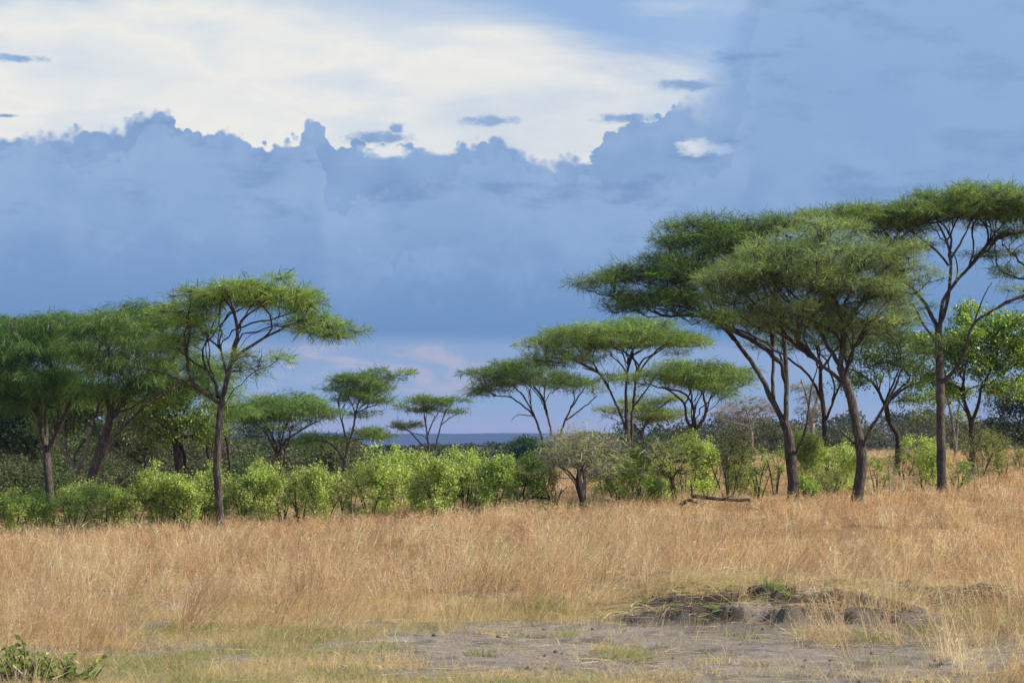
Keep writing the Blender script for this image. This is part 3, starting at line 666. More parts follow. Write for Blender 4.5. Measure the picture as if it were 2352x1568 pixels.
# ------------------------------------------------------------------ shrubs
def shrub(label, px, py, w, top, seed, Y=66, style='bright', group='leafy green shrubs in a row behind the dry grass', name='green_shrub'):
    rng = np.random.default_rng(1000+seed)
    # settle on the ground where the plan says the foot is
    k = Y/F
    x = (px-CX)*k
    base = np.array([x, Y, gz(x, Y)])
    H = max(0.5, HC+(HY-top)*k-base[2]); R = w*k*rng.uniform(.72, .86)
    H *= rng.uniform(.82, 1.12)
    st = {'bright': dict(g=(0.275, 0.345, 0.085), a=(0.50, 0.56, 0.25), ap=.3, n=30, per=96, s=.074, sp=.24, tw=6),
          'dark': dict(g=(0.20, 0.285, 0.065), a=(0.40, 0.47, 0.18), ap=.25, n=30, per=96, s=.074, sp=.23, tw=6),
          'olive': dict(g=(0.23, 0.26, 0.09), a=(0.34, 0.36, 0.15), ap=.25, n=30, per=40, s=.055, sp=.26, tw=9),
          'sparse': dict(g=(0.16, 0.25, 0.045), a=(0.3, 0.38, 0.1), ap=.25, n=16, per=36, s=.075, sp=.2, tw=8)}[style]
    e = empty(name, tuple(base), label, 'shrub', group)
    # stems
    ns = rng.integers(4, 7); limbs = []
    for s in range(ns):
        a = 2*pi*s/ns+rng.uniform(-.5, .5); rr = R*rng.uniform(.35, .7)
        p0 = base+np.array([cos(a)*0.07, sin(a)*0.07, -0.1]); p2 = base+np.array([cos(a)*rr, sin(a)*rr, H*rng.uniform(.5, .75)])
        p1 = (p0+p2)/2+np.array([rng.normal(0, .06), rng.normal(0, .06), H*.08])
        limbs.append(resample([p0, p1, p2], [0.028, .02, .01], .15))
    # leaf heads over an uneven mound of several lobes
    area = pi*R*R
    n = int(st['n']*max(.8, (R/0.75))**1.3*max(.7, H/1.7)*1.35)
    nl = 4+int(R*3); lob = []
    for q in range(nl):
        a = rng.uniform(0, 2*pi); rr = R*0.62*sqrt(rng.random())
        hz = H*rng.uniform(.62, .88)*(1-0.25*(rr/R)**2) if q else H*0.84
        lob.append((cos(a)*rr, sin(a)*rr, hz, R*rng.uniform(.34, .5), H*rng.uniform(.14, .22)))
    att = []
    while len(att) < n:
        l = lob[rng.integers(nl)]
        v = rng.normal(size=3); v /= np.linalg.norm(v); rad = rng.random()**.33
        p = np.array([l[0]+v[0]*l[3]*rad, l[1]+v[1]*l[3]*rad, l[2]+v[2]*l[4]*rad])
        if rng.random() < .5: p[2] = rng.uniform(.08, .7)*H; p[:2] *= rng.uniform(.75, 1.15)
        if rng.random() < .17: p[2] += rng.uniform(.08, .42); p[:2] *= rng.uniform(.6, 1.15)
        att.append(base+p)
    att = np.array(att)
    ch = grow(limbs, att, rng, .16, .006)
    parts = [tube(P, Rr, 6) for P, Rr in limbs]+[tube(P, np.minimum(Rr, .02), 3) for P, Rr, s in ch]
    ntw = st['tw']; A = np.repeat(att, ntw, 0)
    d = nrm(rng.normal(size=A.shape)+np.array([0, 0, .7])); l = rng.uniform(.1, .34, len(A))
    tips = A+d*l[:, None]
    parts.append(fine_twigs(A, tips, .0045, .0, rng))
    V, Q = join(parts)
    make_mesh('stems', V-base, Q, 4, M_TWIG, e)
    m = st['per']; NN = n*m
    AA = np.repeat(att, m, 0)
    # most leaves sit along the twigs, so they read as sprigs
    ti = rng.integers(0, ntw, NN)+np.repeat(np.arange(n), m)*ntw
    t = rng.random(NN)[:, None]
    P = AA*(1-t)+tips[ti]*t+rng.normal(0, .05, (NN, 3))+rng.normal(0, 1, (NN, 3))*st['sp']*.3
    s = st['s']*rng.uniform(.6, 1.4, NN)
    V, Q, kv = leaf_quads(P, s, rng, .3, .55)
    c = vary(NN, st['g'], rng, .2, st['a'], st['ap'])*np.repeat(np.exp(rng.normal(0, .14, (n, 1))), m, 0)
    make_mesh('foliage', V-base, Q, 3, M_BROAD, e, np.repeat(c, kv, 0))
    return e

S = [
 ('cut-off shrub at the left edge of the photo, lowest in the row', 15, 1215, 90, 1130, 63, 'bright'),
 ('dark green rounded shrub, second in the row from the left edge', 95, 1208, 115, 1106, 64, 'dark'),
 ('low shrub below the pale grey forked trunk', 172, 1205, 100, 1112, 66, 'bright'),
 ('shrub just right of the leaning thorn trunk, third of the low left shrubs', 242, 1202, 100, 1108, 66, 'bright'),
 ('shrub below the gap between leaning trunk and straight grey trunk', 305, 1200, 95, 1102, 67, 'olive'),
 ('shrub in front of the grey and reddish stems, dark stems showing beneath', 365, 1198, 95, 1098, 67, 'bright'),
 ('shrub in front of the stout black trunk', 425, 1197, 90, 1088, 67, 'bright'),
 ('narrow shrub touching the slender forked trunk on its left', 472, 1195, 66, 1083, 68, 'bright'),
 ('small leafy sprig shrub in front of the slender forked trunk', 512, 1185, 34, 1145, 67, 'dark'),
 ('tall full shrub immediately right of the slender forked trunk', 563, 1190, 110, 1068, 68, 'bright'),
 ('shrub on the right shoulder of the tall full one beside the forked trunk', 613, 1188, 80, 1080, 67, 'bright'),
 ('low shrub running down to a grassy gap, under the dome-crowned thorn tree', 650, 1185, 50, 1125, 66, 'sparse'),
 ('wiry olive shrub right of the grassy gap', 692, 1188, 70, 1088, 66, 'olive'),
 ('bushy shrub with ragged top right of the wiry olive one', 742, 1188, 85, 1063, 65, 'bright'),
 ('thin shrub beneath the tiered thorn tree', 795, 1180, 60, 1090, 68, 'olive'),
 ('shrub with a thick pale stem visible below its leaves', 850, 1178, 100, 1050, 66, 'bright'),
 ('tall shrub left of the smallest thorn tree, peaked top', 903, 1172, 80, 1038, 68, 'bright'),
 ('leafy shrub just left of the smallest thorn tree trunk', 950, 1168, 70, 1048, 70, 'bright'),
 ('wide round shrub directly below the smallest thorn tree', 1005, 1174, 105, 1056, 65, 'bright'),
 ('tallest shrub of the row, below the left end of the blue ridge gap', 1068, 1165, 92, 1026, 69, 'bright'),
 ('big dark-based shrub with two bare stems standing in the grass', 1130, 1168, 105, 1034, 66, 'dark'),
 ('shrub below the dark distant tree clump, left of the splayed-stem thorn tree', 1192, 1160, 76, 1046, 68, 'bright'),
 ('upright shrub against the left side of the grey wiry tree', 1240, 1158, 66, 1040, 68, 'bright'),
 ('olive low shrub at the left foot of the grey wiry tree', 1272, 1155, 66, 1085, 66, 'olive'),
 ('bright upright shrub at the right side of the grey wiry tree', 1420, 1152, 74, 1040, 68, 'bright'),
 ('pale bright shrub below the twin-trunk thorn tree', 1462, 1150, 62, 1035, 70, 'bright'),
 ('low deep green shrub left of the thin black scrub stem', 1500, 1158, 66, 1100, 65, 'dark'),
 ('glossy shrub peaking under the Y-trunk thorn tree', 1575, 1140, 66, 998, 72, 'bright'),
 ('leafy shrub right beside the Y-shaped trunk', 1622, 1138, 66, 1006, 73, 'bright'),
 ('wiry olive shrub behind the fallen log', 1675, 1140, 84, 1000, 70, 'olive'),
 ('loose bright shrub between the fallen log and the first big trunk', 1740, 1120, 60, 1020, 74, 'sparse'),
 ('bright shrub between the two big trunks, left one of the pair', 1860, 1110, 86, 1002, 82, 'bright'),
 ('bright shrub between the two big trunks, right one of the pair', 1925, 1105, 76, 1012, 84, 'bright'),
 ('low green shrub at the right foot of the first big trunk', 1858, 1135, 50, 1108, 74, 'dark'),
 ('thin olive shrub in the grass between the two big trunks', 1905, 1125, 70, 1072, 78, 'olive'),
 ('scanty pale shrub right of the curved leaning trunk', 2015, 1105, 62, 1052, 82, 'sparse'),
 ('round bright shrub on a thin stem left of the tallest trunk', 2122, 1088, 68, 1012, 86, 'bright'),
 ('narrow bright shrub half behind the tallest trunk', 2150, 1070, 44, 1000, 94, 'bright'),
 ('sparse shrub at the right foot of the tallest trunk', 2200, 1098, 66, 1040, 84, 'sparse'),
 ('wide flat-topped olive shrub under the bright leafy tree', 2250, 1060, 100, 985, 96, 'olive'),
 ('small green shrub far right in the grass', 2300, 1070, 46, 1040, 96, 'sparse'),
 ('pale olive shrub behind the right side of the grey wiry tree', 1388, 1120, 80, 1052, 76, 'sparse'),
 ('fresh green shrub between twin-trunk thorn tree and thin black scrub stem', 1515, 1120, 70, 1040, 76, 'bright'),
 ('low bright shrub between the Y-shaped trunk and the first big trunk', 1705, 1120, 66, 1042, 80, 'bright'),
 ('tall loose shrub touching the left side of the first big trunk', 1780, 1110, 60, 1030, 84, 'sparse'),
 ('olive shrub behind the foot of the curved leaning trunk', 1965, 1095, 60, 1040, 92, 'olive'),
 ('low olive shrub at the foot of the crooked black trunk', 2075, 1080, 66, 1040, 98, 'olive'),
 ('small olive shrub touching the right edge of the photo', 2345, 1062, 56, 1020, 100, 'olive'),
 ('pale green shrub filling the row beside the wide round shrub, on its right', 1038, 1150, 70, 1060, 74, 'bright'),
 ('shrub behind the wiry olive one by the grassy gap', 700, 1165, 70, 1085, 76, 'bright'),
]
for i, (lb, px, py, w, top, Y, stl) in enumerate(S):
    shrub(lb, px, py, w, top, i, Y, stl)

# thin sapling in the grass
def sapling(label, px, top, w, Y, seed):
    rng = np.random.default_rng(seed); k = Y/F; x = (px-CX)*k; base = np.array([x, Y, gz(x, Y)])
    H = HC+(HY-top)*k-base[2]
    e = empty('sapling', tuple(base), label, 'sapling', 'thin saplings in the dry grass')
    P, R = resample([base+[0, 0, -.1], base+[.03, 0, H*.35], base+[-.02, .02, H*.7], base+[.04, 0, H*.95]], [.03, .024, .018, .008], .15)
    att = base+np.stack([rng.normal(0, w*k*.3, 12), rng.normal(0, w*k*.3, 12), rng.uniform(.5, 1.0, 12)*H], -1)
    ch = grow([(P, R)], att, rng, .16, .006)
    tips = np.repeat(att, 5, 0)+rng.normal(0, .12, (60, 3))
    V, Q = join([tube(P, R, 6)]+[tube(a, np.minimum(b, .012), 3) for a, b, c in ch]+[fine_twigs(np.repeat(att, 5, 0), tips, .004, 0, rng)])
    make_mesh('stem', V-base, Q, 4, M_TWIG_GREY, e)
    PP = np.repeat(tips, 5, 0)+rng.normal(0, .05, (300, 3))
    V, Q, kv = leaf_quads(PP, .06*rng.uniform(.6, 1.3, 300), rng)
    make_mesh('foliage', V-base, Q, 3, M_BROAD, e, np.repeat(vary(300, (0.14, 0.2, .05), rng, .2), kv, 0))
sapling('thin pale sapling between curved leaning trunk and tallest trunk', 2042, 1040, 60, 74, 71)
sapling('leggy sapling with few leaves right of the tallest trunk', 2238, 1060, 46, 80, 72)

# ------------------------------------------------------------------ fallen wood
def fallen(label, pts, r0, r1, Y, stubs, seed, name='fallen_log', group='fallen dead wood by the shrubs'):
    rng = np.random.default_rng(seed); k = Y/F
    P = []
    for (px, h, dy) in pts:
        x = (px-CX)*k; y = Y+dy; P.append([x, y, gz(x, y)+h])
    P = np.array(P); base = P[0].copy(); base[2] = gz(base[0], base[1])
    P2, R2 = resample(P, np.linspace(r0, r1, len(P)), .15)
    P2 += rng.normal(0, .012, P2.shape)
    parts = [tube(P2, R2, 9, .09, rng)]
    for (t, dx, dy, dz, r) in stubs:
        q = P2[int(t*(len(P2)-1))]
        A, B = resample([q, q+np.array([dx*.5+.03, dy*.5, dz*.55]), q+np.array([dx, dy, dz])], [r, r*.8, r*.35], .1)
        parts.append(tube(A, B, 6, .06, rng))
    V, Q = join(parts)
    o = make_mesh(name, V-base, Q, 4, M_BARK_BLACK, None, smoothf=True, loc=tuple(base))
    # end caps
    tag(o, label, 'log', group)
fallen('long dark fallen log with an upright snag, left of first big trunk', [(1588, .38, 0), (1620, .36, 0), (1660, .30, .2), (1725, .24, .5)], .07, .05, 66,
       [(.02, -.02, 0, .42, .035), (.3, .5, -.3, -.1, .03), (.6, .3, -.2, .12, .025), (.5, -.4, .3, .1, .025)], 81)
fallen('short grey fallen branch nearest the thin black scrub stem', [(1562, .2, 0), (1585, .34, 0), (1602, .30, .1)], .07, .04, 63,
       [(.3, -.3, -.1, .1, .03), (.8, .2, 0, -.12, .03)], 82)
fallen('tangle of dark dead branches at the left foot of the grey wiry tree', [(1196, .34, 0), (1225, .42, .1), (1262, .36, .2)], .06, .04, 66,
       [(.2, -.2, 0, .2, .03), (.5, .3, -.2, .25, .025), (.8, .25, 0, .1, .02), (.4, -.3, .2, .1, .02)], 83)

# ------------------------------------------------------------------ foreground bush
def fore_bush(label, px, Y, H, Rw, seed, g, a, ls):
    rng = np.random.default_rng(seed); x = (px-CX)/F*Y; base = np.array([x, Y, gz(x, Y)])
    e = empty('leafy_bush', tuple(base), label, 'bush', 'broad-leaved bushes at the lower left corner')
    parts = []; LP = []; LD = []
    for s in range(34):
        an = rng.uniform(0, 2*pi); l = H*rng.uniform(.35, 1.15); lean = sqrt(rng.random())
        rt = base+np.array([cos(an)*Rw*lean*.45, sin(an)*Rw*lean*.45, -.05])
        tip = base+np.array([cos(an)*Rw*lean, sin(an)*Rw*lean, l*(1-.35*lean)])
        A, B = resample([rt, (rt+tip)/2+[rng.normal(0, .03), rng.normal(0, .03), .05], tip], [.012, .009, .004], .06)
        parts.append(tube(A, B, 5))
        for q in range(3, len(A)):
            for r in range(3):
                d = nrm(np.array([rng.normal(), rng.normal(), .1+rng.normal()*.6]))
                LP.append(A[q]+d*.02); LD.append(d)
    V, Q = join(parts); make_mesh('stems', V-base, Q, 4, M_TWIG, e)
    LP = np.array(LP); LD = np.array(LD); n = len(LP)
    L = ls*rng.uniform(.6, 1.25, n)
    roll = nrm(rng.normal(size=(n, 3))+np.array([0, 0, 1.2]))
    side = nrm(np.cross(LD, roll)); nn = np.cross(side, LD)
    V = []
    prof = [(0, 0, 0), (.25, .24, .03), (.55, .30, .04), (.85, .16, .0), (1.0, 0, -.05)]
    ring = [(t, -w, h) for t, w, h in prof]+[(t, w, h) for t, w, h in prof[-2:0:-1]]
    mid = [(t, 0, -.03) for t in (.25, .55, .85)]
    allp = ring+mid
    V = np.stack([LP+LD*(L*t)[:, None]+side*(L*w)[:, None]+nn*(L*h)[:, None] for t, w, h in allp], 1)
    # ring idx: 0 base,1,2,3 left, 4 tip, 5,6,7 right(from .85 to .25); mids 8,9,10
    tr = np.array([[0, 1, 8], [1, 2, 9], [1, 9, 8], [2, 3, 10], [2, 10, 9], [3, 4, 10], [4, 5, 10], [5, 6, 9], [5, 9, 10], [6, 7, 8], [6, 8, 9], [7, 0, 8]])
    Q = (np.arange(n)[:, None, None]*11+tr[None]).reshape(-1, 3)
    c = vary(n, g, rng, .25, a, .3)
    make_mesh('foliage', V.reshape(-1, 3)-base, Q, 3, M_BROAD, e, np.repeat(c, 11, 0), smoothf=False)
fore_bush('dark broad-leaved bush cut off by the lower left corner', 30, 21.8, .46, .42, 91, (0.13, 0.21, 0.05), (0.24, 0.32, 0.08), .07)
fore_bush('lighter green broad-leaved bush just right of the dark corner bush', 150, 21.5, .40, .42, 92, (0.17, 0.24, 0.06), (0.28, 0.34, 0.1), .065)

# ------------------------------------------------------------------ ground
def ground_mesh():
    t = np.linspace(-1, 1, 641)
    u = 0.17*t+0.25*t**3+2.2*t**9
    ys = [-55.0]
    while ys[-1] < 12: ys.append(ys[-1]+2.5)
    while ys[-1] < 48: ys.append(ys[-1]+((.05 if 28.5 < ys[-1] < 34.5 else 0.09) if ys[-1] > 18 else .4))
    while ys[-1] < 12000: ys.append(ys[-1]+max(0.2, (ys[-1]-45)*0.03+.2))
    ys = np.array(ys)
    Y, U = np.meshgrid(ys, u, indexing='ij')
    X = U*(Y+62)
    Z = ground(X, Y)
    V = np.stack([X, Y, Z], -1).reshape(-1, 3)
    nr, nc = Y.shape
    i = np.arange(nr-1)[:, None]*nc; j = np.arange(nc-1)[None]
    Q = np.stack([i+j, i+j+1, i+nc+j+1, i+nc+j], -1).reshape(-1, 4)
    m, nt = new_mat('soil'); N = nt.nodes; L = nt.links
    out = N.new('ShaderNodeOutputMaterial'); p = N.new('ShaderNodeBsdfPrincipled')
    p.inputs['Roughness'].default_value = .95; p.inputs['Specular IOR Level'].default_value = .15
    tc = N.new('ShaderNodeTexCoord')
    def noise(s, d=5, r=.6, sc3=None):
        n = N.new('ShaderNodeTexNoise'); n.inputs['Scale'].default_value = s; n.inputs['Detail'].default_value = d; n.inputs['Roughness'].default_value = r
        if sc3:
            mp = N.new('ShaderNodeMapping'); mp.inputs['Scale'].default_value = sc3
            L.new(tc.outputs['Object'], mp.inputs[0]); L.new(mp.outputs[0], n.inputs['Vector'])
        else:
            L.new(tc.outputs['Object'], n.inputs['Vector'])
        return n
    n1 = noise(.5, 4); n2 = noise(7, 8, .75); n3 = noise(38, 4, .7)
    cr = N.new('ShaderNodeValToRGB'); e = cr.color_ramp.elements
    e[0].position = .3; e[0].color = (.15, .13, .115, 1); e[1].position = .72; e[1].color = (.42, .365, .32, 1)
    mm = N.new('ShaderNodeMath'); mm.operation = 'MULTIPLY_ADD'; mm.inputs[1].default_value = .45
    L.new(n1.outputs['Fac'], mm.inputs[0])
    m2 = N.new('ShaderNodeMath'); m2.operation = 'MULTIPLY'; m2.inputs[1].default_value = .55
    L.new(n2.outputs['Fac'], m2.inputs[0]); L.new(m2.outputs[0], mm.inputs[2])
    L.new(mm.outputs[0], cr.inputs[0])
    # far plain: dull olive under the woods
    sep = N.new('ShaderNodeSeparateXYZ'); L.new(tc.outputs['Object'], sep.inputs[0])
    mr = N.new('ShaderNodeMapRange'); mr.inputs['From Min'].default_value = 31.5; mr.inputs['From Max'].default_value = 40
    L.new(sep.outputs['Y'], mr.inputs['Value'])
    mx = N.new('ShaderNodeMix'); mx.data_type = 'RGBA'; L.new(mr.outputs[0], mx.inputs[0])
    L.new(cr.outputs[0], mx.inputs[6]); mx.inputs[7].default_value = (.28, .17, .08, 1)
    mr2 = N.new('ShaderNodeMapRange'); mr2.inputs['From Min'].default_value = 230; mr2.inputs['From Max'].default_value = 330
    L.new(sep.outputs['Y'], mr2.inputs['Value'])
    mx2 = N.new('ShaderNodeMix'); mx2.data_type = 'RGBA'; L.new(mr2.outputs[0], mx2.inputs[0]); L.new(mx.outputs[2], mx2.inputs[6]); mx2.inputs[7].default_value = (.06, .07, .04, 1)
    at = N.new('ShaderNodeAttribute'); at.attribute_name = 'Col'
    mx3 = N.new('ShaderNodeMix'); mx3.data_type = 'RGBA'; mx3.blend_type = 'MULTIPLY'; mx3.inputs[0].default_value = 1.0
    L.new(mx2.outputs[2], mx3.inputs[6]); L.new(at.outputs['Color'], mx3.inputs[7])
    L.new(mx3.outputs[2], p.inputs['Base Color'])
    ad = N.new('ShaderNodeMath'); ad.operation = 'MULTIPLY_ADD'; ad.inputs[1].default_value = .25
    L.new(n3.outputs['Fac'], ad.inputs[0]); L.new(n2.outputs['Fac'], ad.inputs[2])
    b = N.new('ShaderNodeBump'); b.inputs['Strength'].default_value = 1.0; b.inputs['Distance'].default_value = .09
    L.new(ad.outputs[0], b.inputs['Height']); L.new(b.outputs[0], p.inputs['Normal'])
    L.new(p.outputs[0], out.inputs['Surface'])
    xx = X.ravel(); yy = Y.ravel()
    nn = fbm(xx*1.1+2, yy*1.1, 131, 4)
    dk = np.exp(-((yy-31.0)/2.5)**2)*smooth((xx-1.0)/.8)*(1-smooth((xx-5.6)/1.2))  # damp dark clay, deepened so backlit shade of the bank sits in the colour
    dk = np.maximum(dk, np.exp(-((xx-7.4)/1.5)**2-((yy-32.1)/1.0)**2)*1.2)
    dk = np.clip(dk*1.5*smooth((nn-.33)/.2), 0, 1)
    dk = np.maximum(dk, .5*smooth((fbm(xx*2.6, yy*2.6, 132, 3)-.6)/.07)*(1-smooth((yy-33)/4)))
    cc = 1-.74*dk
    o = make_mesh('ground', V, Q, 4, m, colors=np.stack([cc, cc, cc], -1), smoothf=True)
    tag(o, 'grey bare soil of the track and savanna ground', None, None, 'structure')
ground_mesh()

# ------------------------------------------------------------------ ridge on the horizon
def ridge():
    xs = np.linspace(-4200, 4200, 420); Y0 = 5200.0
    h = 54+9*(fbm(xs*.0016, 0*xs, 71, 3)-.5)+2.5*(fbm(xs*.02, 0*xs, 72, 3)-.5)
    rows = []
    for t, f in ((-900, -.06), (-500, .35), (-220, .75), (-60, .96), (0, 1.0), (300, 1.0), (1200, .5), (1800, -.06)):
        wob = 60*(fbm(xs*.004+t*.01, 0*xs+t*.003, 74, 3)-.5)
        rows.append(np.stack([xs, Y0+t+wob, h*f], -1))
    V = np.array(rows); nr, nc = V.shape[:2]
    i = np.arange(nr-1)[:, None]*nc; j = np.arange(nc-1)[None]
    Q = np.stack([i+j, i+j+1, i+nc+j+1, i+nc+j], -1).reshape(-1, 4)
    m, nt = new_mat('ridge_woods'); N = nt.nodes; L = nt.links
    out = N.new('ShaderNodeOutputMaterial'); p = N.new('ShaderNodeBsdfPrincipled'); p.inputs['Roughness'].default_value = 1
    n = N.new('ShaderNodeTexNoise'); n.inputs['Scale'].default_value = .02; n.inputs['Detail'].default_value = 6
    tc = N.new('ShaderNodeTexCoord'); L.new(tc.outputs['Object'], n.inputs['Vector'])
    cr = N.new('ShaderNodeValToRGB'); cr.color_ramp.elements[0].color = (.012, .022, .02, 1); cr.color_ramp.elements[1].color = (.03, .045, .035, 1)  # cloud shadow over the ridge is put into these dark colours
    L.new(n.outputs['Fac'], cr.inputs[0]); L.new(cr.outputs[0], p.inputs['Base Color']); L.new(p.outputs[0], out.inputs['Surface'])
    o = make_mesh('hills', V.reshape(-1, 3), Q, 4, m, smoothf=True)
    tag(o, 'long flat blue ridge on the horizon', None, None, 'structure')
ridge()

# ------------------------------------------------------------------ distant woods (one mass)
def far_woods():
    rng = np.random.default_rng(300)
    P = []; C = []; Sz = []; TW = []
    def add(x, y, h, w, g, nl, sz, flat=.5):
        z0 = gz(x, y)
        nb = rng.integers(4, 8)
        for b in range(nb):
            a = rng.uniform(0, 2*pi); r = w*.35*sqrt(rng.random())
            c = np.array([x+cos(a)*r, y+sin(a)*r, z0+h*rng.uniform(.55, .85)])
            k = nl//nb
            v = rng.normal(size=(k, 3)); v = nrm(v)*rng.random((k, 1))**.25
            P.append(c+v*np.array([w*.3, w*.3, h*.2])); C.append(vary(k, g, rng, .1)*np.exp(rng.normal(0, .12)))
            Sz.append(np.full(k, sz)*rng.uniform(.6, 1.4, k))
        # lower skirt
        k = nl//3
        P.append(np.array([x, y, z0])+np.stack([rng.normal(0, w*.25, k), rng.normal(0, w*.25, k), rng.uniform(0, .55, k)*h], -1)); C.append(vary(k, g, rng, .1))
        Sz.append(np.full(k, sz)*rng.uniform(.6, 1.3, k))
        TW.append((x, y, z0, h))
    pal = [(0.06, 0.085, 0.035), (0.085, 0.105, 0.045), (0.05, 0.07, 0.035), (0.13, 0.12, 0.10), (0.075, 0.10, 0.04)]  # dark leaf tones carry the cloud shadow on the far woods
    for i in range(950):
        y = 230*(900/230)**rng.random()
        u = rng.uniform(-.36, .36); x = u*y
        right = smooth((u*F+CX-1300)/300)
        if y < 260 and right > .3: continue
        if y < 330 and u*F+CX > 830 and u*F+CX < 1600 : continue
        if 250 < y < 420 and right > .5 and rng.random() < .5: continue
        pxx = u*F+CX
        h = rng.uniform(4.0, 7.5) if y > 330 else rng.uniform(3.5, 6.5)
        if 830 < pxx < 1300: h = min(h, 2.5+.0045*y*rng.uniform(.5, 1))
        elif pxx < 1600: h = min(h, 2.5+.0085*y)
        add(x, y, h, h*rng.uniform(.9, 1.4), pal[rng.integers(5)], int(330 if y < 450 else 200), max(.32, y*.0012))
    # nearer thicket closing the view behind the left trees
    for i in range(90):
        y = rng.uniform(135, 225); px = rng.uniform(-250, 800); x = (px-CX)/F*y
        h = rng.uniform(3.5, 7.5) if px < 500 else rng.uniform(2.6, 4.3)
        add(x, y, h, h*rng.uniform(.9, 1.4), [(0.075, 0.11, 0.04), (0.10, 0.12, 0.05), (0.12, 0.12, 0.08), (0.06, 0.09, 0.035)][rng.integers(4)], 1100, .18)
    for i in range(60):
        y = rng.uniform(190, 260); px = rng.uniform(1500, 2700); x = (px-CX)/F*y
        h = rng.uniform(2.5, 4.8)
        add(x, y, h, h*rng.uniform(.9, 1.5), [(0.09, 0.11, 0.05), (0.13, 0.13, 0.09), (0.07, 0.085, 0.045)][rng.integers(3)], 800, .2)
    for i in range(46):
        y = rng.uniform(84, 130); px = rng.uniform(-250, 560); x = (px-CX)/F*y
        h = rng.uniform(1.5, 2.8)
        add(x, y, h, h*rng.uniform(1.1, 1.7), [(0.09, 0.13, 0.05), (0.07, 0.10, 0.04), (0.11, 0.12, 0.06)][rng.integers(3)], 1100, .11)
    P = np.concatenate(P); C = np.concatenate(C); Sz = np.concatenate(Sz)
    V, Q, kv = leaf_quads(P, Sz, rng, .4, .8)
    o = make_mesh('distant_woods', V, Q, 3, M_BROAD_FAR, None, np.repeat(C, kv, 0))
    tag(o, 'dark woodland on the plain and low hill far behind the trees', 'woodland', None, 'stuff')
M_BROAD_FAR = leaf_mat('far_leaf', 0.2, 0.8, 0.1, (1, 1.05, .6), 1.0)
far_woods()

# separate dark trees one can tell apart beyond the gap
tree('woodland_tree', 'dark green rounded tree behind the dome-crowned and tiered thorn trees', 175,
     [([(735, 1090), (736, 1060), (735, 1035)], 4, 3)], [(740, 1035, 50, 22, 0, 2.5), (705, 1050, 32, 18, 0, 2), (770, 1048, 24, 18, 0, 1.6)],
     30, 'broad', G_BK, green=(0.035, 0.08, 0.028), alt=(.06, .12, .03), per=90, dens=1.0, lsize=.2, spread=.95)
tree('woodland_tree', 'dark green rounded tree in the gap just left of the splayed-stem thorn tree', 300,
     [([(1215, 1080), (1215, 1050), (1215, 1035)], 3, 2)], [(1215, 1028, 46, 17, 0, 3.5), (1180, 1036, 26, 12, 0, 2), (1240, 1030, 20, 14, 0, 2)],
     31, 'broad', G_BK, green=(0.03, 0.06, 0.025), alt=(.05, .09, .03), per=90, dens=.7, lsize=.3, spread=1.3)

# ------------------------------------------------------------------ grass
def ribs_mesh(name, label, P, D, L, w, bend, C, rng, segs=3, cat='grass', mat=None, roll=None):
    V, Q, kv = ribbons(P, D, L, w, bend, rng, segs, roll=roll)
    o = make_mesh(name, V, Q, 4, mat or M_GRASS, None, np.repeat(C, kv, 0))
    tag(o, label, cat, None, 'stuff')
    return o

def px_of(x, y): return x/y*F+CX

def tall_density(x, y):
    """0..1 cover of tall dry grass"""
    px = px_of(x, y)
    n = fbm(x*.55, y*.55, 81, 3); n2 = fbm(x*.18, y*.18, 82, 2)
    # near edge of the stand, varying across
    edge = np.interp(px, [-200, 0, 350, 620, 700, 820, 900, 1100, 1250, 1420, 1500, 1750, 1900, 2050, 2200, 2600],
                     [24.3, 24.3, 24.9, 25.2, 24.4, 26.4, 28.2, 28.4, 28.7, 28.7, 29.6, 29.8, 28.8, 28.2, 28.8, 27.8])
    d = smooth((y-edge+(n-.5)*3.0)/1.6)
    # thin litter zone behind the eroded bank
    hollow = np.exp(-((px-1730)/240)**2-((y-33.6)/3.0)**2)+np.exp(-((px-2220)/95)**2-((y-32.8)/1.1)**2)
    d = d*(1-.55*np.clip(hollow, 0, 1))
    hol2 = smooth((fbm(x*.42+20, y*.30, 89, 3)-.58)/.07)
    d = d*(1-.6*hol2)
    # right foreground clumps
    c1 = smooth((fbm(x*.8+5, y*.8, 83, 3)-.46)/.08)*smooth((px-1800)/120)*smooth((y-24.0)/1.0)*(1-smooth((y-36)/2))
    c2 = smooth((px-2110)/120)*smooth((fbm(x*1.1+9, y*1.1, 84, 2)-.33)/.1)
    c3 = np.exp(-((px-1990)/110)**2-((y-26.6)/.9)**2)*1.2
    c4 = np.exp(-((px-1680)/60)**2-((y-30.0)/.3)**2)*.25
    # left foreground
    c5 = smooth((330-px)/120)*smooth((fbm(x*1.3, y*1.3, 85, 2)-.34)/.1)*.75
    c6 = smooth((fbm(x*1.0, y*1.0, 86, 3)-.45)/.06)*smooth((880-px)/120)*smooth((y-21.5)/2)*.9
    c7 = .75*np.exp(-((px-1720)/260)**2-((y-31.3)/.9)**2)*smooth((fbm(x*1.6, y*1.6, 88, 2)-.45)/.1)
    d = np.maximum.reduce([d, c7, c1*.95, c2*1.0, c3, c4, c5, c6])
    d = d*(1-.95*np.exp(-((px-2215)/115)**2-((y-31.2)/2.0)**2))
    # gaps
    d = d*(1-.55*smooth((.40-n)/.1)*smooth((60-y)/10))
    return np.clip(d, 0, 1)

def scatter(n, y0, y1, pxa, pxb, rng):
    # uniform in ground area within a wedge
    y = np.sqrt(rng.uniform(y0*y0, y1*y1, n))
    px = rng.uniform(pxa, pxb, n)
    return (px-CX)/F*y, y

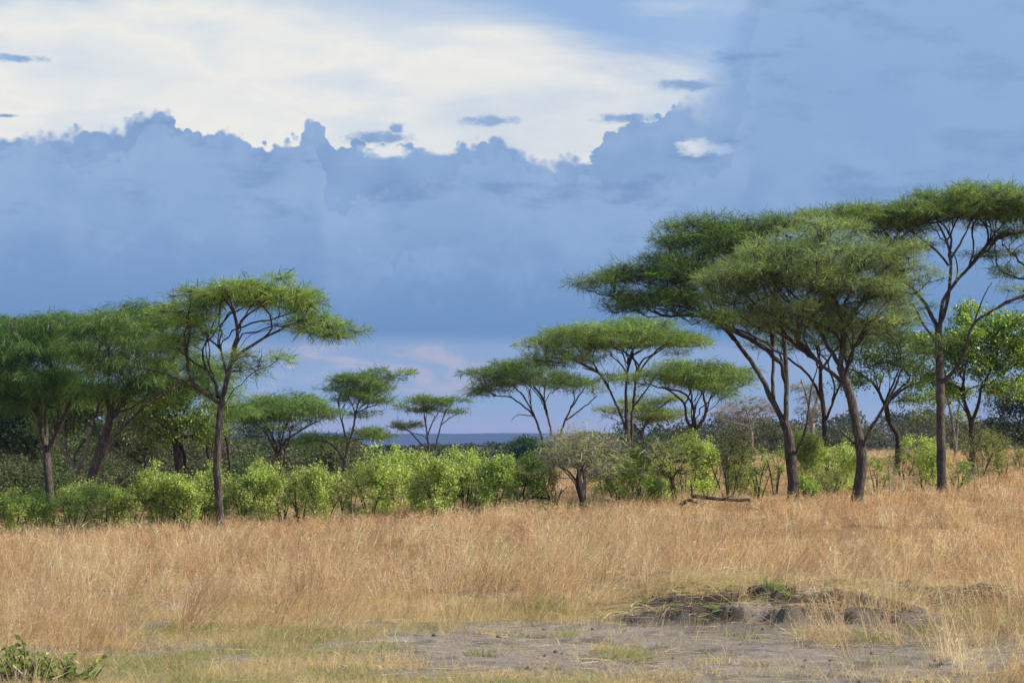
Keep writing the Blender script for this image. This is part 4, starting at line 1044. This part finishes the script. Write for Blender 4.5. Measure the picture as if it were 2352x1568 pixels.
def tall_grass():
    rng = np.random.default_rng(500)
    Ps = []; Ds = []; Ls = []; ws = []; Bs = []; Cs = []
    bands = [  # y0,y1,pxa,pxb, tussocks/m2, blades per tussock, width
        (20, 32, -160, 2560, 11, 23, .0052),
        (32, 44, -160, 2560, 9.5, 21, .0070),
        (44, 58, -160, 2560, 8, 17, .0095),
        (58, 80, -160, 2560, 6.5, 13, .013),
        (80, 120, 1350, 2700, 4.2, 10, .018),
        (120, 200, 1550, 2800, 1.6, 9, .03),
        (80, 110, 500, 1350, 1.0, 9, .03)]
    for (y0, y1, pa, pb, tm, nb, w) in bands:
        area = (pb-pa)/F*(y1*y1-y0*y0)/2
        nt_ = int(area*tm)
        x, y = scatter(nt_, y0, y1, pa, pb, rng)
        d = tall_density(x, y)
        cl = fbm(x*.95, y*.95, 87, 3)
        keep = rng.random(nt_) < d**1.2*(.10+.90*smooth((cl-.37)/.16))
        x = x[keep]; y = y[keep]; d = d[keep]; n = len(x)
        z = ground(x, y)
        hn = .6*fbm(x*.35+3, y*.35, 91, 3)+.4*fbm(x*1.1+3, y*1.1, 94, 2)          # stand height
        hh = (.32+1.0*smooth((hn-.33)/.3))*(.55+.45*d)
        hh *= (1-.42*smooth((y-42)/16))*(1+.18*(1-smooth((y-38)/8)))*(1+.3*smooth((x/y*F+CX-1800)/150)*(1-smooth((y-31)/3)))
        hh *= 1-.2*smooth((x/y*F+CX-1400)/200)*(1-smooth((y-40)/6))
        tone = fbm(x*.25, y*.25, 92, 3); tone2 = fbm(x*1.3, y*1.3, 93, 2)
        nbk = nb
        X = np.repeat(np.stack([x, y, z], -1), nbk, 0); NN = len(X)
        off = rng.normal(0, .07, (NN, 2)); X[:, :2] += off
        H = np.repeat(hh, nbk)*rng.uniform(.3, 1.05, NN)
        cx_ = np.repeat((fbm(x*.5, y*.5, 95, 2)-.5)*1.3, nbk)
        lean = np.stack([off[:, 0]*2.6+.14+cx_+rng.normal(0, .26, NN), off[:, 1]*2.6+rng.normal(0, .26, NN), np.ones(NN)], -1)
        # some blades fall far over
        fl = rng.random(NN) < .17
        lean[fl, :2] += rng.normal(0, 1.3, (fl.sum(), 2))
        D = nrm(lean)
        bend = np.stack([rng.normal(.07, .12, NN)*H, rng.normal(0, .11, NN)*H, -np.abs(rng.normal(0, .12, NN))*H], -1)
        b1 = np.array([.70, .43, .235]); b2 = np.array([.78, .57, .335]); b3 = np.array([.26, .155, .085]); b4 = np.array([.42, .42, .17])
        q = np.repeat(smooth((tone-.3)/.4), nbk)[:, None]; q2 = np.repeat(smooth((tone2-.35)/.35), nbk)[:, None]
        c = b1*(1-q)+b2*q
        c = c*(1-.62*(1-q2))+b3*.62*(1-q2)  # dark patches paint the shade of gaps between tufts
        c = c*np.exp(rng.normal(0, .28, (NN, 1)))*(1+rng.normal(0, .05, (NN, 3)))*np.repeat(np.exp(rng.normal(0, .22, (n, 1))), nbk, 0)  # wide brightness spread imitates shading from blade to blade
        rd = rng.random(NN); m = rd < .05
        c[m] = b4*np.exp(rng.normal(0, .2, (m.sum(), 1)))
        m = rd > .93
        c[m] = np.array([.72, .60, .42])*np.exp(rng.normal(0, .12, (m.sum(), 1)))
        Ps.append(X); Ds.append(D); Ls.append(H); ws.append(w*rng.uniform(.5, 1.3, NN)); Bs.append(bend); Cs.append(np.clip(c, .01, .85))
        # seed heads and broken pieces hanging in the tangle
        sel = rng.random(NN) < .85
        n2_ = int(sel.sum()); tt = rng.uniform(.3, 1.0, n2_)[:, None]
        X2 = X[sel]+D[sel]*H[sel][:, None]*tt+bend[sel]*tt**2
        D2 = nrm(D[sel]*.7+rng.normal(0, .75, (n2_, 3)))
        L2 = rng.uniform(.06, .20, n2_)*(1+.3*(y0 > 40)); B2 = rng.normal(0, .05, (n2_, 3))-np.array([0, 0, .03])
        Ps.append(X2); Ds.append(D2); Ls.append(L2); ws.append(w*1.05*rng.uniform(.5, 1.4, n2_)); Bs.append(B2)
        Cs.append(np.clip(c[sel]*np.exp(rng.normal(.05, .25, (n2_, 1))), .01, .85))
    P = np.concatenate(Ps); print('tall grass blades', len(P))
    ribs_mesh('dry_grass', 'tall golden dry grass covering the savanna', P, np.concatenate(Ds), np.concatenate(Ls), np.concatenate(ws), np.concatenate(Bs), np.concatenate(Cs), rng, 2)
tall_grass()

def short_grass():
    rng = np.random.default_rng(600)
    n = 260000
    x, y = scatter(n, 19.5, 34, -160, 2560, rng)
    px = px_of(x, y)
    nz = fbm(x*.9, y*1.3, 101, 3)
    track = smooth((px-760)/260)*smooth((28.5-y)/1.5)*smooth((y-21.7)/1.4)
    track = np.maximum(track, smooth((px-900)/200)*smooth((30.6-y)/.8)*smooth((y-22.5)/1.5))
    cov = smooth((nz-.30)/.14)*(1-.95*track*smooth((.62-fbm(x*.7+31, y*1.1, 108, 3)+.08)/.08))
    cov = cov*(.35+.65*(1-smooth((px-1400)/400)*smooth((31.5-y)/1)))
    k = rng.random(n) < cov
    x = x[k]; y = y[k]; px = px[k]; n = len(x)
    H = rng.uniform(.04, .21, n)*(.6+.8*fbm(x*.6, y*.6, 102, 2))
    D = nrm(np.stack([rng.normal(.1, .5, n), rng.normal(0, .5, n), np.ones(n)], -1))
    bend = np.stack([rng.normal(0, .3, n)*H, rng.normal(0, .3, n)*H, -.2*H], -1)
    g = (smooth((fbm(x*.7+2, y*.9, 103, 3)-.36)/.25)*(1-.65*smooth((y-27)/2)))[:, None]
    c = np.array([.32, .35, .13])*g+np.array([.60, .48, .25])*(1-g)
    mm = rng.random(n) < .25; c[mm] = np.array([.5, .38, .2])
    c = c*np.exp(rng.normal(0, .22, (n, 1)))
    ribs_mesh('short_grass', 'short green and straw coloured grass on the bare foreground soil', np.stack([x, y, ground(x, y)], -1), D, H, .005*rng.uniform(.6, 1.6, n), bend, np.clip(c, .01, .8), rng, 2)
    # fresh green tufts at the foot of the bank
    T = [(1255, 30.6, .5, 260, .30, 0), (1290, 30.1, .35, 140, .14, 1), (1645, 29.9, .25, 110, .13, 1), (1785, 30.4, .22, 170, .26, 1), (1760, 30.2, .3, 80, .1, 1), (1190, 30.2, .35, 120, .16, 0),
         (1470, 30.3, .3, 90, .14, 1), (2010, 26.4, .6, 200, .2, 0), (2290, 28.5, .9, 500, .38, 0), (2130, 27.5, .5, 200, .22, 0), (1700, 27.2, .35, 90, .12, 0), (1140, 45, .5, 250, .55, 0), (1105, 24.6, .3, 110, .12, 0), (1240, 31.4, .6, 260, .4, 0),
         (1920, 31.2, .3, 110, .14, 1), (1540, 30.0, .2, 50, .09, 1), (400, 27.2, .6, 240, .3, 0)]
    A = []; 
    for (px_, y_, r, m, h, gr) in T:
        xx = (px_-CX)/F*y_+rng.normal(0, r*.5, m); yy = y_+rng.normal(0, r*.4, m)
        hh = h*rng.uniform(.5, 1.2, m)
        cc = (np.array([.13, .24, .05]) if gr else np.array([.26, .27, .09]))*np.exp(rng.normal(0, .2, (m, 1)))
        dd = nrm(np.stack([rng.normal(0, .45, m), rng.normal(0, .45, m), np.ones(m)], -1))
        A.append((xx, yy, hh, cc, dd))
    x = np.concatenate([a[0] for a in A]); y = np.concatenate([a[1] for a in A]); H = np.concatenate([a[2] for a in A]); c = np.concatenate([a[3] for a in A]); D = np.concatenate([a[4] for a in A])
    n = len(x)
    bend = np.stack([rng.normal(0, .25, n)*H, rng.normal(0, .25, n)*H, -.15*H], -1)
    ribs_mesh('green_grass', 'fresh green grass tufts at the foot of the eroded bank', np.stack([x, y, ground(x, y)], -1), D, H, .008*rng.uniform(.6, 1.4, n), bend, c, rng, 3)
    # straw lying flat
    n = 26000
    x, y = scatter(n, 19.5, 40, -160, 2560, rng); px = px_of(x, y)
    cov = .10+.9*smooth((fbm(x*.8, y*1.1, 104, 3)-.46)/.12)*np.where(y > 28.8, 1, .32)
    k = rng.random(n) < cov; x = x[k]; y = y[k]; n = len(x)
    a = rng.normal(.1, .75, n); L = rng.uniform(.12, .6, n)
    D = nrm(np.stack([np.cos(a)*np.where(rng.random(n) < .5, 1, -1), np.sin(a), rng.uniform(-.02, .14, n)], -1))
    bend = np.stack([rng.normal(0, .05, n), rng.normal(0, .05, n), -rng.uniform(0, .04, n)], -1)
    c = np.array([.62, .49, .31])*np.exp(rng.normal(0, .22, (n, 1)))
    z = ground(x, y)+.012+rng.random(n)*.03
    ribs_mesh('straw_litter', 'pale broken straw lying on the bare soil', np.stack([x, y, z], -1), D, L, .0065*rng.uniform(.5, 1.5, n), bend, np.clip(c, .02, .8), rng, 3, 'straw',
              roll=nrm(rng.normal(size=(n, 3))*.5+np.array([0, 0, 1.0])))
    # straw fallen over the eroded bank
    n = 5500
    x, y = scatter(n, 29.6, 35.5, 1380, 2400, rng)
    k = rng.random(n) < (.25+.75*smooth((fbm(x*1.3, y*1.3, 107, 3)-.4)/.15)); x = x[k]; y = y[k]; n = len(x)
    a = rng.normal(-1.2, .9, n); L = rng.uniform(.18, .7, n)
    D = nrm(np.stack([np.cos(a), np.sin(a), rng.uniform(.0, .55, n)], -1))
    bend = np.stack([rng.normal(0, .08, n), rng.normal(0, .08, n), -rng.uniform(.1, .6, n)*L], -1)
    c = np.array([.62, .46, .27])*np.exp(rng.normal(0, .25, (n, 1)))
    ribs_mesh('fallen_straw', 'tangled straw fallen over the dark eroded bank', np.stack([x, y, ground(x, y)+.02], -1), D, L, .007*rng.uniform(.5, 1.5, n), bend, np.clip(c, .02, .8), rng, 3, 'straw')
    # sparse standing stalks
    n = 2600
    x, y = scatter(n, 19.5, 31, -160, 2560, rng)
    k = rng.random(n) < smooth((fbm(x*1.1, y*1.1, 105, 2)-.4)/.2)
    x = x[k]; y = y[k]; n = len(x)
    H = rng.uniform(.12, .48, n); D = nrm(np.stack([rng.normal(.15, .35, n), rng.normal(0, .35, n), np.ones(n)], -1))
    bend = np.stack([rng.normal(.1, .25, n)*H, rng.normal(0, .2, n)*H, -rng.uniform(0, .4, n)*H], -1)
    c = np.array([.56, .44, .23])*np.exp(rng.normal(0, .2, (n, 1)))
    ribs_mesh('grass_stalks', 'sparse straw coloured stalks standing on the track', np.stack([x, y, ground(x, y)], -1), D, H, .006*rng.uniform(.6, 1.4, n), bend, np.clip(c, .02, .8), rng, 4)
    # crumbs of soil
    n = 2600
    x, y = scatter(n, 19.5, 34, 500, 2560, rng)
    k = rng.random(n) < (.15+.85*np.exp(-((y-bank_edge(x)-.3)/1.2)**2)*smooth((x-1)/1)); x = x[k]; y = y[k]; n = len(x)
    s = .008+.035*rng.random(n)**4
    octv = np.array([[1, 0, 0], [0, 1, 0], [-1, 0, 0], [0, -1, 0], [0, 0, .8], [0, 0, -.8]])
    V = np.stack([x, y, ground(x, y)+s*.3], -1)[:, None]+octv[None]*s[:, None, None]*rng.uniform(.6, 1.3, (n, 6, 1))
    tr = np.array([[0, 1, 4], [1, 2, 4], [2, 3, 4], [3, 0, 4], [1, 0, 5], [2, 1, 5], [3, 2, 5], [0, 3, 5]])
    o = make_mesh('soil_crumbs', V.reshape(-1, 3), (np.arange(n)[:, None, None]*6+tr[None]).reshape(-1, 3), 3, bpy.data.materials['soil'], colors=np.full((n*6, 3), .75))
    tag(o, 'crumbs and clods of grey soil along the eroded bank', 'soil', None, 'stuff')
short_grass()

# ------------------------------------------------------------------ haze
def haze():
    x0, x1, y0, y1, z0, z1 = -6000, 6000, -80, 12500, -3.0, 75.0
    v = np.array([[x, y, z] for z in (z0, z1) for y in (y0, y1) for x in (x0, x1)], float)
    q = np.array([[0, 2, 3, 1], [4, 5, 7, 6], [0, 1, 5, 4], [2, 6, 7, 3], [0, 4, 6, 2], [1, 3, 7, 5]])
    m, nt = new_mat('haze_air'); N = nt.nodes; L = nt.links
    out = N.new('ShaderNodeOutputMaterial'); p = N.new('ShaderNodeVolumePrincipled')
    p.inputs['Color'].default_value = (.19, .36, .92, 1); p.inputs['Density'].default_value = .95e-4; p.inputs['Anisotropy'].default_value = .0
    L.new(p.outputs[0], out.inputs['Volume'])
    o = make_mesh('haze', v, q, 4, m)
    tag(o, 'thin blue air haze over the far plain', None, None, 'stuff')
import os
if not os.environ.get('NOHAZE'): haze()

# ------------------------------------------------------------------ sky
SUN_AZ, SUN_EL = 97.0, 41.0     # degrees clockwise from straight ahead, elevation
def srgb(r, g, b):
    f = lambda c: ((c/255+.055)/1.055)**2.4 if c > 10 else c/255/12.92
    return (f(r), f(g), f(b))
def ang(px, py):
    az = atan((px-CX)/F); el = atan((HY-py)/F*cos(az)); return math.degrees(az), math.degrees(el)

def world():
    w = bpy.data.worlds.new('World'); sc.world = w; w.use_nodes = True
    nt = w.node_tree; N = nt.nodes; L = nt.links; N.clear()
    out = N.new('ShaderNodeOutputWorld'); bg = N.new('ShaderNodeBackground'); bg.inputs['Strength'].default_value = .1
    sky = N.new('ShaderNodeTexSky'); sky.sky_type = 'NISHITA'; sky.sun_disc = False
    sky.sun_elevation = radians(SUN_EL); sky.sun_rotation = radians(SUN_AZ)
    tc = N.new('ShaderNodeTexCoord'); sp = N.new('ShaderNodeSeparateXYZ'); L.new(tc.outputs['Generated'], sp.inputs[0])
    def val(v):
        return v
    def M(op, a, b=None, c=None, clamp=False):
        n = N.new('ShaderNodeMath'); n.operation = op; n.use_clamp = clamp
        for i, q in enumerate((a, b, c)):
            if q is None: continue
            if isinstance(q, (int, float)): n.inputs[i].default_value = q
            else: L.new(q, n.inputs[i])
        return n.outputs[0]
    def SS(a, lo, hi):
        n = N.new('ShaderNodeMapRange'); n.interpolation_type = 'SMOOTHSTEP'
        n.inputs['From Min'].default_value = lo; n.inputs['From Max'].default_value = hi
        L.new(a, n.inputs['Value']); return n.outputs[0]
    def MIX(f, a, b):
        n = N.new('ShaderNodeMix'); n.data_type = 'RGBA'
        if isinstance(f, (int, float)): n.inputs[0].default_value = f
        else: L.new(f, n.inputs[0])
        for i, q in ((6, a), (7, b)):
            if isinstance(q, tuple): n.inputs[i].default_value = (*q[:3], 1)
            else: L.new(q, n.inputs[i])
        return n.outputs[2]
    az = M('MULTIPLY', M('ARCTAN2', sp.outputs[0], sp.outputs[1]), 57.2958)
    el = M('MULTIPLY', M('ARCSINE', sp.outputs[2]), 57.2958)
    def COMB(x, y, z=0.0):
        n = N.new('ShaderNodeCombineXYZ')
        for i, q in enumerate((x, y, z)):
            if isinstance(q, (int, float)): n.inputs[i].default_value = q
            else: L.new(q, n.inputs[i])
        return n.outputs[0]
    def NOISE(sx, sy, z, scale=1, detail=4, rough=.55, dist=0):
        n = N.new('ShaderNodeTexNoise'); n.inputs['Scale'].default_value = scale; n.inputs['Detail'].default_value = detail
        n.inputs['Roughness'].default_value = rough; n.inputs['Distortion'].default_value = dist
        L.new(COMB(M('MULTIPLY', az, sx), M('MULTIPLY', el, sy), z), n.inputs['Vector']); return n.outputs['Fac']
    def VOR(s, z, sm=.3):
        n = N.new('ShaderNodeTexVoronoi'); n.feature = 'SMOOTH_F1'; n.inputs['Scale'].default_value = s; n.inputs['Smoothness'].default_value = sm
        L.new(COMB(az, M('MULTIPLY', el, 1.0), z), n.inputs['Vector']); return n.outputs['Distance']
    def RAMP(fac, stops, interp='LINEAR'):
        n = N.new('ShaderNodeValToRGB'); n.color_ramp.interpolation = interp
        e = n.color_ramp.elements
        while len(e) < len(stops): e.new(.5)
        for q, (p, c) in zip(e, stops): q.position = p; q.color = (*c, 1)
        L.new(fac, n.inputs[0]); return n.outputs[0]
    # warped azimuth for the ragged cloud edge
    wa = M('ADD', az, M('MULTIPLY', M('SUBTRACT', NOISE(.9, .9, 3.3, 1, 4), .5), .9))
    pts = [(-400, 300), (0, 308), (100, 300), (200, 297), (290, 288), (318, 262), (350, 243), (388, 262), (400, 288), (480, 300), (520, 292), (556, 318), (600, 330),
           (650, 318), (684, 310), (700, 275), (722, 266), (742, 290), (762, 328), (820, 330), (900, 322), (960, 330), (1040, 330), (1075, 320), (1120, 312), (1180, 330), (1225, 345),
           (1262, 372), (1320, 352), (1368, 352), (1384, 305), (1430, 280), (1500, 268), (1525, 245), (1560, 228), (1620, 216), (1650, 175), (1675, 120), (1695, 60), (1712, -30), (1760, -150), (2600, -300)]
    fc = N.new('ShaderNodeFloatCurve')
    A0, A1 = -22.0, 22.0; E1 = 20.0
    cv = fc.mapping.curves[0]
    P = []
    for px, py in pts:
        a, e = ang(px, py); P.append(((a-A0)/(A1-A0), e/E1))
    while len(cv.points) < len(P): cv.points.new(.5, .5)
    for q, p in zip(cv.points, P): q.location = p
    for q in cv.points: q.handle_type = 'AUTO_CLAMPED'
    fc.mapping.extend = 'HORIZONTAL'
    fc.mapping.update()
    L.new(M('DIVIDE', M('SUBTRACT', wa, A0), A1-A0, clamp=True), fc.inputs['Value'])
    edge = M('MULTIPLY', fc.outputs[0], E1)
    lump = M('ADD', M('MULTIPLY', M('SUBTRACT', VOR(1.6, 0), .42), -.34), M('MULTIPLY', M('SUBTRACT', VOR(4.0, 2), .4), -.36))
    lump = M('ADD', lump, M('MULTIPLY', M('SUBTRACT', VOR(9.5, 4, .3), .4), -.07))
    lump = M('ADD', lump, M('MULTIPLY', M('SUBTRACT', NOISE(1.5, 2.2, 9, 1.6, 4, .5), .5), .34))
    sd = M('SUBTRACT', M('ADD', edge, lump), el)        # >0 inside the bank
    softw = M('ADD', .06, M('MULTIPLY', SS(NOISE(.35, .5, 55, 1, 3), .45, .65), .28))
    softw = M('ADD', softw, M('MULTIPLY', SS(az, 4.6, 6.4), 2.4))
    bank = SS(M('DIVIDE', sd, softw), -.5, .9)
    # detached dark flecks above the bank
    def fleck(px, py, rx, ry, seed):
        a, e = ang(px, py)
        dx = M('DIVIDE', M('SUBTRACT', az, a), rx/79.8); dy = M('DIVIDE', M('SUBTRACT', el, e), ry/79.8)
        d = M('SQRT', M('ADD', M('MULTIPLY', dx, dx), M('MULTIPLY', dy, dy)))
        d = M('ADD', d, M('MULTIPLY', M('SUBTRACT', NOISE(2, 4, seed, 1.2, 7, .65), .5), 2.2))
        return SS(d, 1.35, .45)
    flecks = None
    for i, (px, py, rx, ry) in enumerate([(30, 133, 70, 8), (1125, 278, 62, 11), (870, 318, 70, 16), (1440, 272, 70, 11), (1590, 196, 70, 13), (10, 266, 26, 4), (910, 296, 16, 14), (1690, 130, 50, 20)]):
        f = fleck(px, py, rx, ry, 20+i)
        flecks = f if flecks is None else M('MAXIMUM', flecks, f)
    # cream holes in the bank
    holes = None
    for i, (px, py, rx, ry) in enumerate([(1600, 338, 40, 20), (1655, 342, 36, 12), (890, 348, 56, 15), (1010, 345, 40, 10), (1240, 350, 20, 16)]):
        f = fleck(px, py, rx, ry, 40+i)
        holes = f if holes is None else M('MAXIMUM', holes, f)
    # colour of the blue cloud mass by height
    st = [(300, 1040, (190, 188, 196)), (300, 985, (184, 183, 198)), (300, 955, (166, 178, 202)), (300, 925, (150, 176, 206)), (300, 860, (150, 174, 208)), (300, 800, (143, 168, 207)),
          (300, 783, (121, 152, 199)), (300, 765, (106, 143, 192)), (300, 700, (112, 148, 196)), (300, 600, (121, 155, 202)), (300, 480, (131, 163, 208)), (300, 300, (132, 164, 209)), (300, 0, (140, 175, 220))]
    stops = []
    for _, py, c in st:
        stops.append((max(0, min(1, ang(1176, py)[1]/16)), srgb(*c)))
    elw = M('ADD', el, M('MULTIPLY', M('SUBTRACT', NOISE(.18, .5, 6, 1, 4), .5), .5))
    mass = RAMP(M('DIVIDE', elw, 16.0, clamp=True), stops)
    # nearer, paler cloud heads in front of the darker bank
    def layer(pl, warp, amp, seed):
        f2 = N.new('ShaderNodeFloatCurve'); c2 = f2.mapping.curves[0]
        Q = [((ang(a, b)[0]-A0)/(A1-A0), ang(a, b)[1]/E1) for a, b in pl]
        while len(c2.points) < len(Q): c2.points.new(.5, .5)
        for q, p in zip(c2.points, Q): q.location = p
        f2.mapping.extend = 'HORIZONTAL'; f2.mapping.update()
        wz = M('ADD', az, M('MULTIPLY', M('SUBTRACT', NOISE(.8, .8, seed, 1, 3), .5), warp))
        L.new(M('DIVIDE', M('SUBTRACT', wz, A0), A1-A0, clamp=True), f2.inputs['Value'])
        e2 = M('ADD', M('MULTIPLY', f2.outputs[0], E1), M('MULTIPLY', lump, amp))
        return M('SUBTRACT', e2, el)
    la = layer([(-400, 330), (0, 340), (60, 318), (130, 322), (165, 372), (230, 360), (285, 350), (318, 290), (350, 258), (385, 290), (470, 305), (540, 318), (575, 365), (640, 350), (690, 330), (720, 300), (738, 400), (760, 470),
                (860, 450), (960, 415), (1040, 400), (1090, 350), (1160, 350), (1300, 400), (1440, 420), (1600, 400), (1700, 300), (1730, 100), (1780, -60), (2500, -200)], 1.0, 1.5, 71)
    f_a = M('MULTIPLY', M('MULTIPLY', SS(la, -.03, .10), SS(la, 3.4, .3)), M('ADD', .30, M('MULTIPLY', SS(NOISE(.3, .4, 77, 1, 3), .35, .6), .40)))
    mass = MIX(M('MULTIPLY', f_a, 1.0), mass, srgb(158, 185, 222))
    lb = layer([(-400, 470), (0, 440), (90, 425), (200, 450), (330, 420), (480, 470), (600, 520), (720, 540), (880, 580), (960, 556), (1080, 530), (1180, 550), (1300, 500), (1500, 520), (1700, 420), (2000, 300), (2500, 250)], 1.6, 2.2, 83)
    f_b = M('MULTIPLY', M('MULTIPLY', SS(lb, -.06, .2), SS(lb, 2.2, .2)), M('MULTIPLY', SS(NOISE(.35, .5, 87, 1, 3), .42, .62), .55))
    mass = MIX(f_b, mass, srgb(147, 178, 220))
    # soft billows inside the mass
    bil = M('ADD', M('MULTIPLY', VOR(.55, 5, .6), .5), M('MULTIPLY', NOISE(.5, .9, 12, 1, 6, .55, .3), .7))
    bl = SS(bil, .42, .82)
    hi = SS(el, 4.2, 7.5)
    mass = MIX(M('MULTIPLY', bl, M('MULTIPLY', hi, .55)), mass, srgb(150, 178, 218))
    mass = MIX(M('MULTIPLY', SS(NOISE(.35, 1.0, 15, 1, 5, .6), .50, .68), M('MULTIPLY', hi, .75)), mass, srgb(114, 145, 192))
    # billow rims: small crisp lobes under the top edge
    rim = M('MULTIPLY', SS(VOR(1.1, 8, .15), .25, .55), M('MULTIPLY', SS(sd, 1.9, .2), SS(NOISE(.6, .6, 30, 1, 3), .45, .6)))
    mass = MIX(M('MULTIPLY', rim, .45), mass, srgb(158, 184, 222))
    # right-hand veil
    veil = M('MULTIPLY', SS(az, 4, 12), SS(el, 5.5, 10))
    mass = MIX(M('MULTIPLY', veil, .5), mass, srgb(146, 179, 222))
    # pink gaps low down
    low = M('MULTIPLY', SS(el, 1.3, 2.0), SS(el, 3.45, 3.0))
    pk = M('MULTIPLY', low, SS(NOISE(.28, .8, 21, 1, 5, .6, .4), .47, .62))
    pk = M('MULTIPLY', pk, SS(az, 2.5, -1.5))
    mass = MIX(M('MULTIPLY', pk, .7), mass, srgb(198, 190, 202))
    pk2 = fleck(668, 842, 12, 7, 61); mass = MIX(M('MULTIPLY', pk2, .6), mass, srgb(222, 200, 206))
    # upper bright layer
    n1 = NOISE(.10, .34, 1.5, 1, 6, .55, .6); n2 = NOISE(.22, .55, 7.7, 1, 6, .6, .3)
    cream = RAMP(n2, [(.3, srgb(216, 223, 228)), (.5, srgb(236, 235, 229)), (.7, srgb(222, 227, 229))])
    topb = M('ADD', SS(el, 11.3, 13.4), M('MULTIPLY', M('SUBTRACT', n1, .5), 2.6))
    topb = M('ADD', topb, M('MULTIPLY', SS(az, -1, 6), M('MULTIPLY', SS(el, 10.0, 12.6), 1.5)))
    blue_f = M('MULTIPLY', SS(topb, .15, 1.25), .92)
    soft = M('MULTIPLY', SS(NOISE(.15, .6, 17, 1, 5), .5, .66), .35)
    up = MIX(blue_f, cream, srgb(136, 173, 219))
    up = MIX(M('MULTIPLY', soft, 1.6), up, srgb(200, 213, 228))
    up = MIX(M('MULTIPLY', SS(az, 2.5, 6.5), .35), up, srgb(176, 198, 226))
    up = MIX(M('MULTIPLY', SS(az, 4.7, 6.7), SS(el, 13.5, 11.0)), up, srgb(146, 179, 222))
    mass = MIX(.17, mass, srgb(126, 156, 174))
    inside = M('MULTIPLY', bank, M('SUBTRACT', 1.0, holes), clamp=True)
    fm = M('MAXIMUM', inside, M('MULTIPLY', flecks, .95))
    col = MIX(fm, up, mass)
    # above the picture: broken cloud giving way to open sky
    scl = N.new('ShaderNodeVectorMath'); scl.operation = 'SCALE'; L.new(col, scl.inputs[0]); scl.inputs['Scale'].default_value = 7.3
    hi2 = M('MULTIPLY', SS(el, 18, 45), SS(NOISE(.05, .05, 3, 1, 4), .4, .6))
    fin = MIX(hi2, scl.outputs[0], sky.outputs[0])
    L.new(fin, bg.inputs['Color']); L.new(bg.outputs[0], out.inputs['Surface'])
world()

sd = bpy.data.lights.new('sun', 'SUN'); sd.energy = 5.0; sd.angle = radians(.6); sd.color = (1.0, .90, .76)
so = bpy.data.objects.new('sun', sd); COL.objects.link(so)
import mathutils
dv = mathutils.Vector((sin(radians(SUN_AZ))*cos(radians(SUN_EL)), cos(radians(SUN_AZ))*cos(radians(SUN_EL)), sin(radians(SUN_EL))))
so.rotation_euler = dv.to_track_quat('Z', 'Y').to_euler(); so.location = dv*50

cd = bpy.data.cameras.new('camera'); co = bpy.data.objects.new('camera', cd); COL.objects.link(co)
cd.sensor_width = 36; cd.lens = 36*F/2352; cd.shift_y = (HY-784)/2352
cd.clip_start = .5; cd.clip_end = 30000
cd.dof.use_dof = True; cd.dof.focus_distance = 62; cd.dof.aperture_fstop = 5.6
co.location = (0, 0, HC); co.rotation_euler = (radians(90), 0, 0)
sc.camera = co
sc.view_settings.view_transform = 'Standard'; sc.view_settings.look = 'None'; sc.view_settings.exposure = 0.5; sc.view_settings.gamma = 1
cy = sc.cycles
cy.max_bounces = 4; cy.diffuse_bounces = 3; cy.glossy_bounces = 1; cy.transmission_bounces = 3; cy.transparent_max_bounces = 4; cy.volume_bounces = 1
cy.use_denoising = True
cy.use_adaptive_sampling = True; cy.adaptive_threshold = 0.015
cy.sample_clamp_indirect = 4
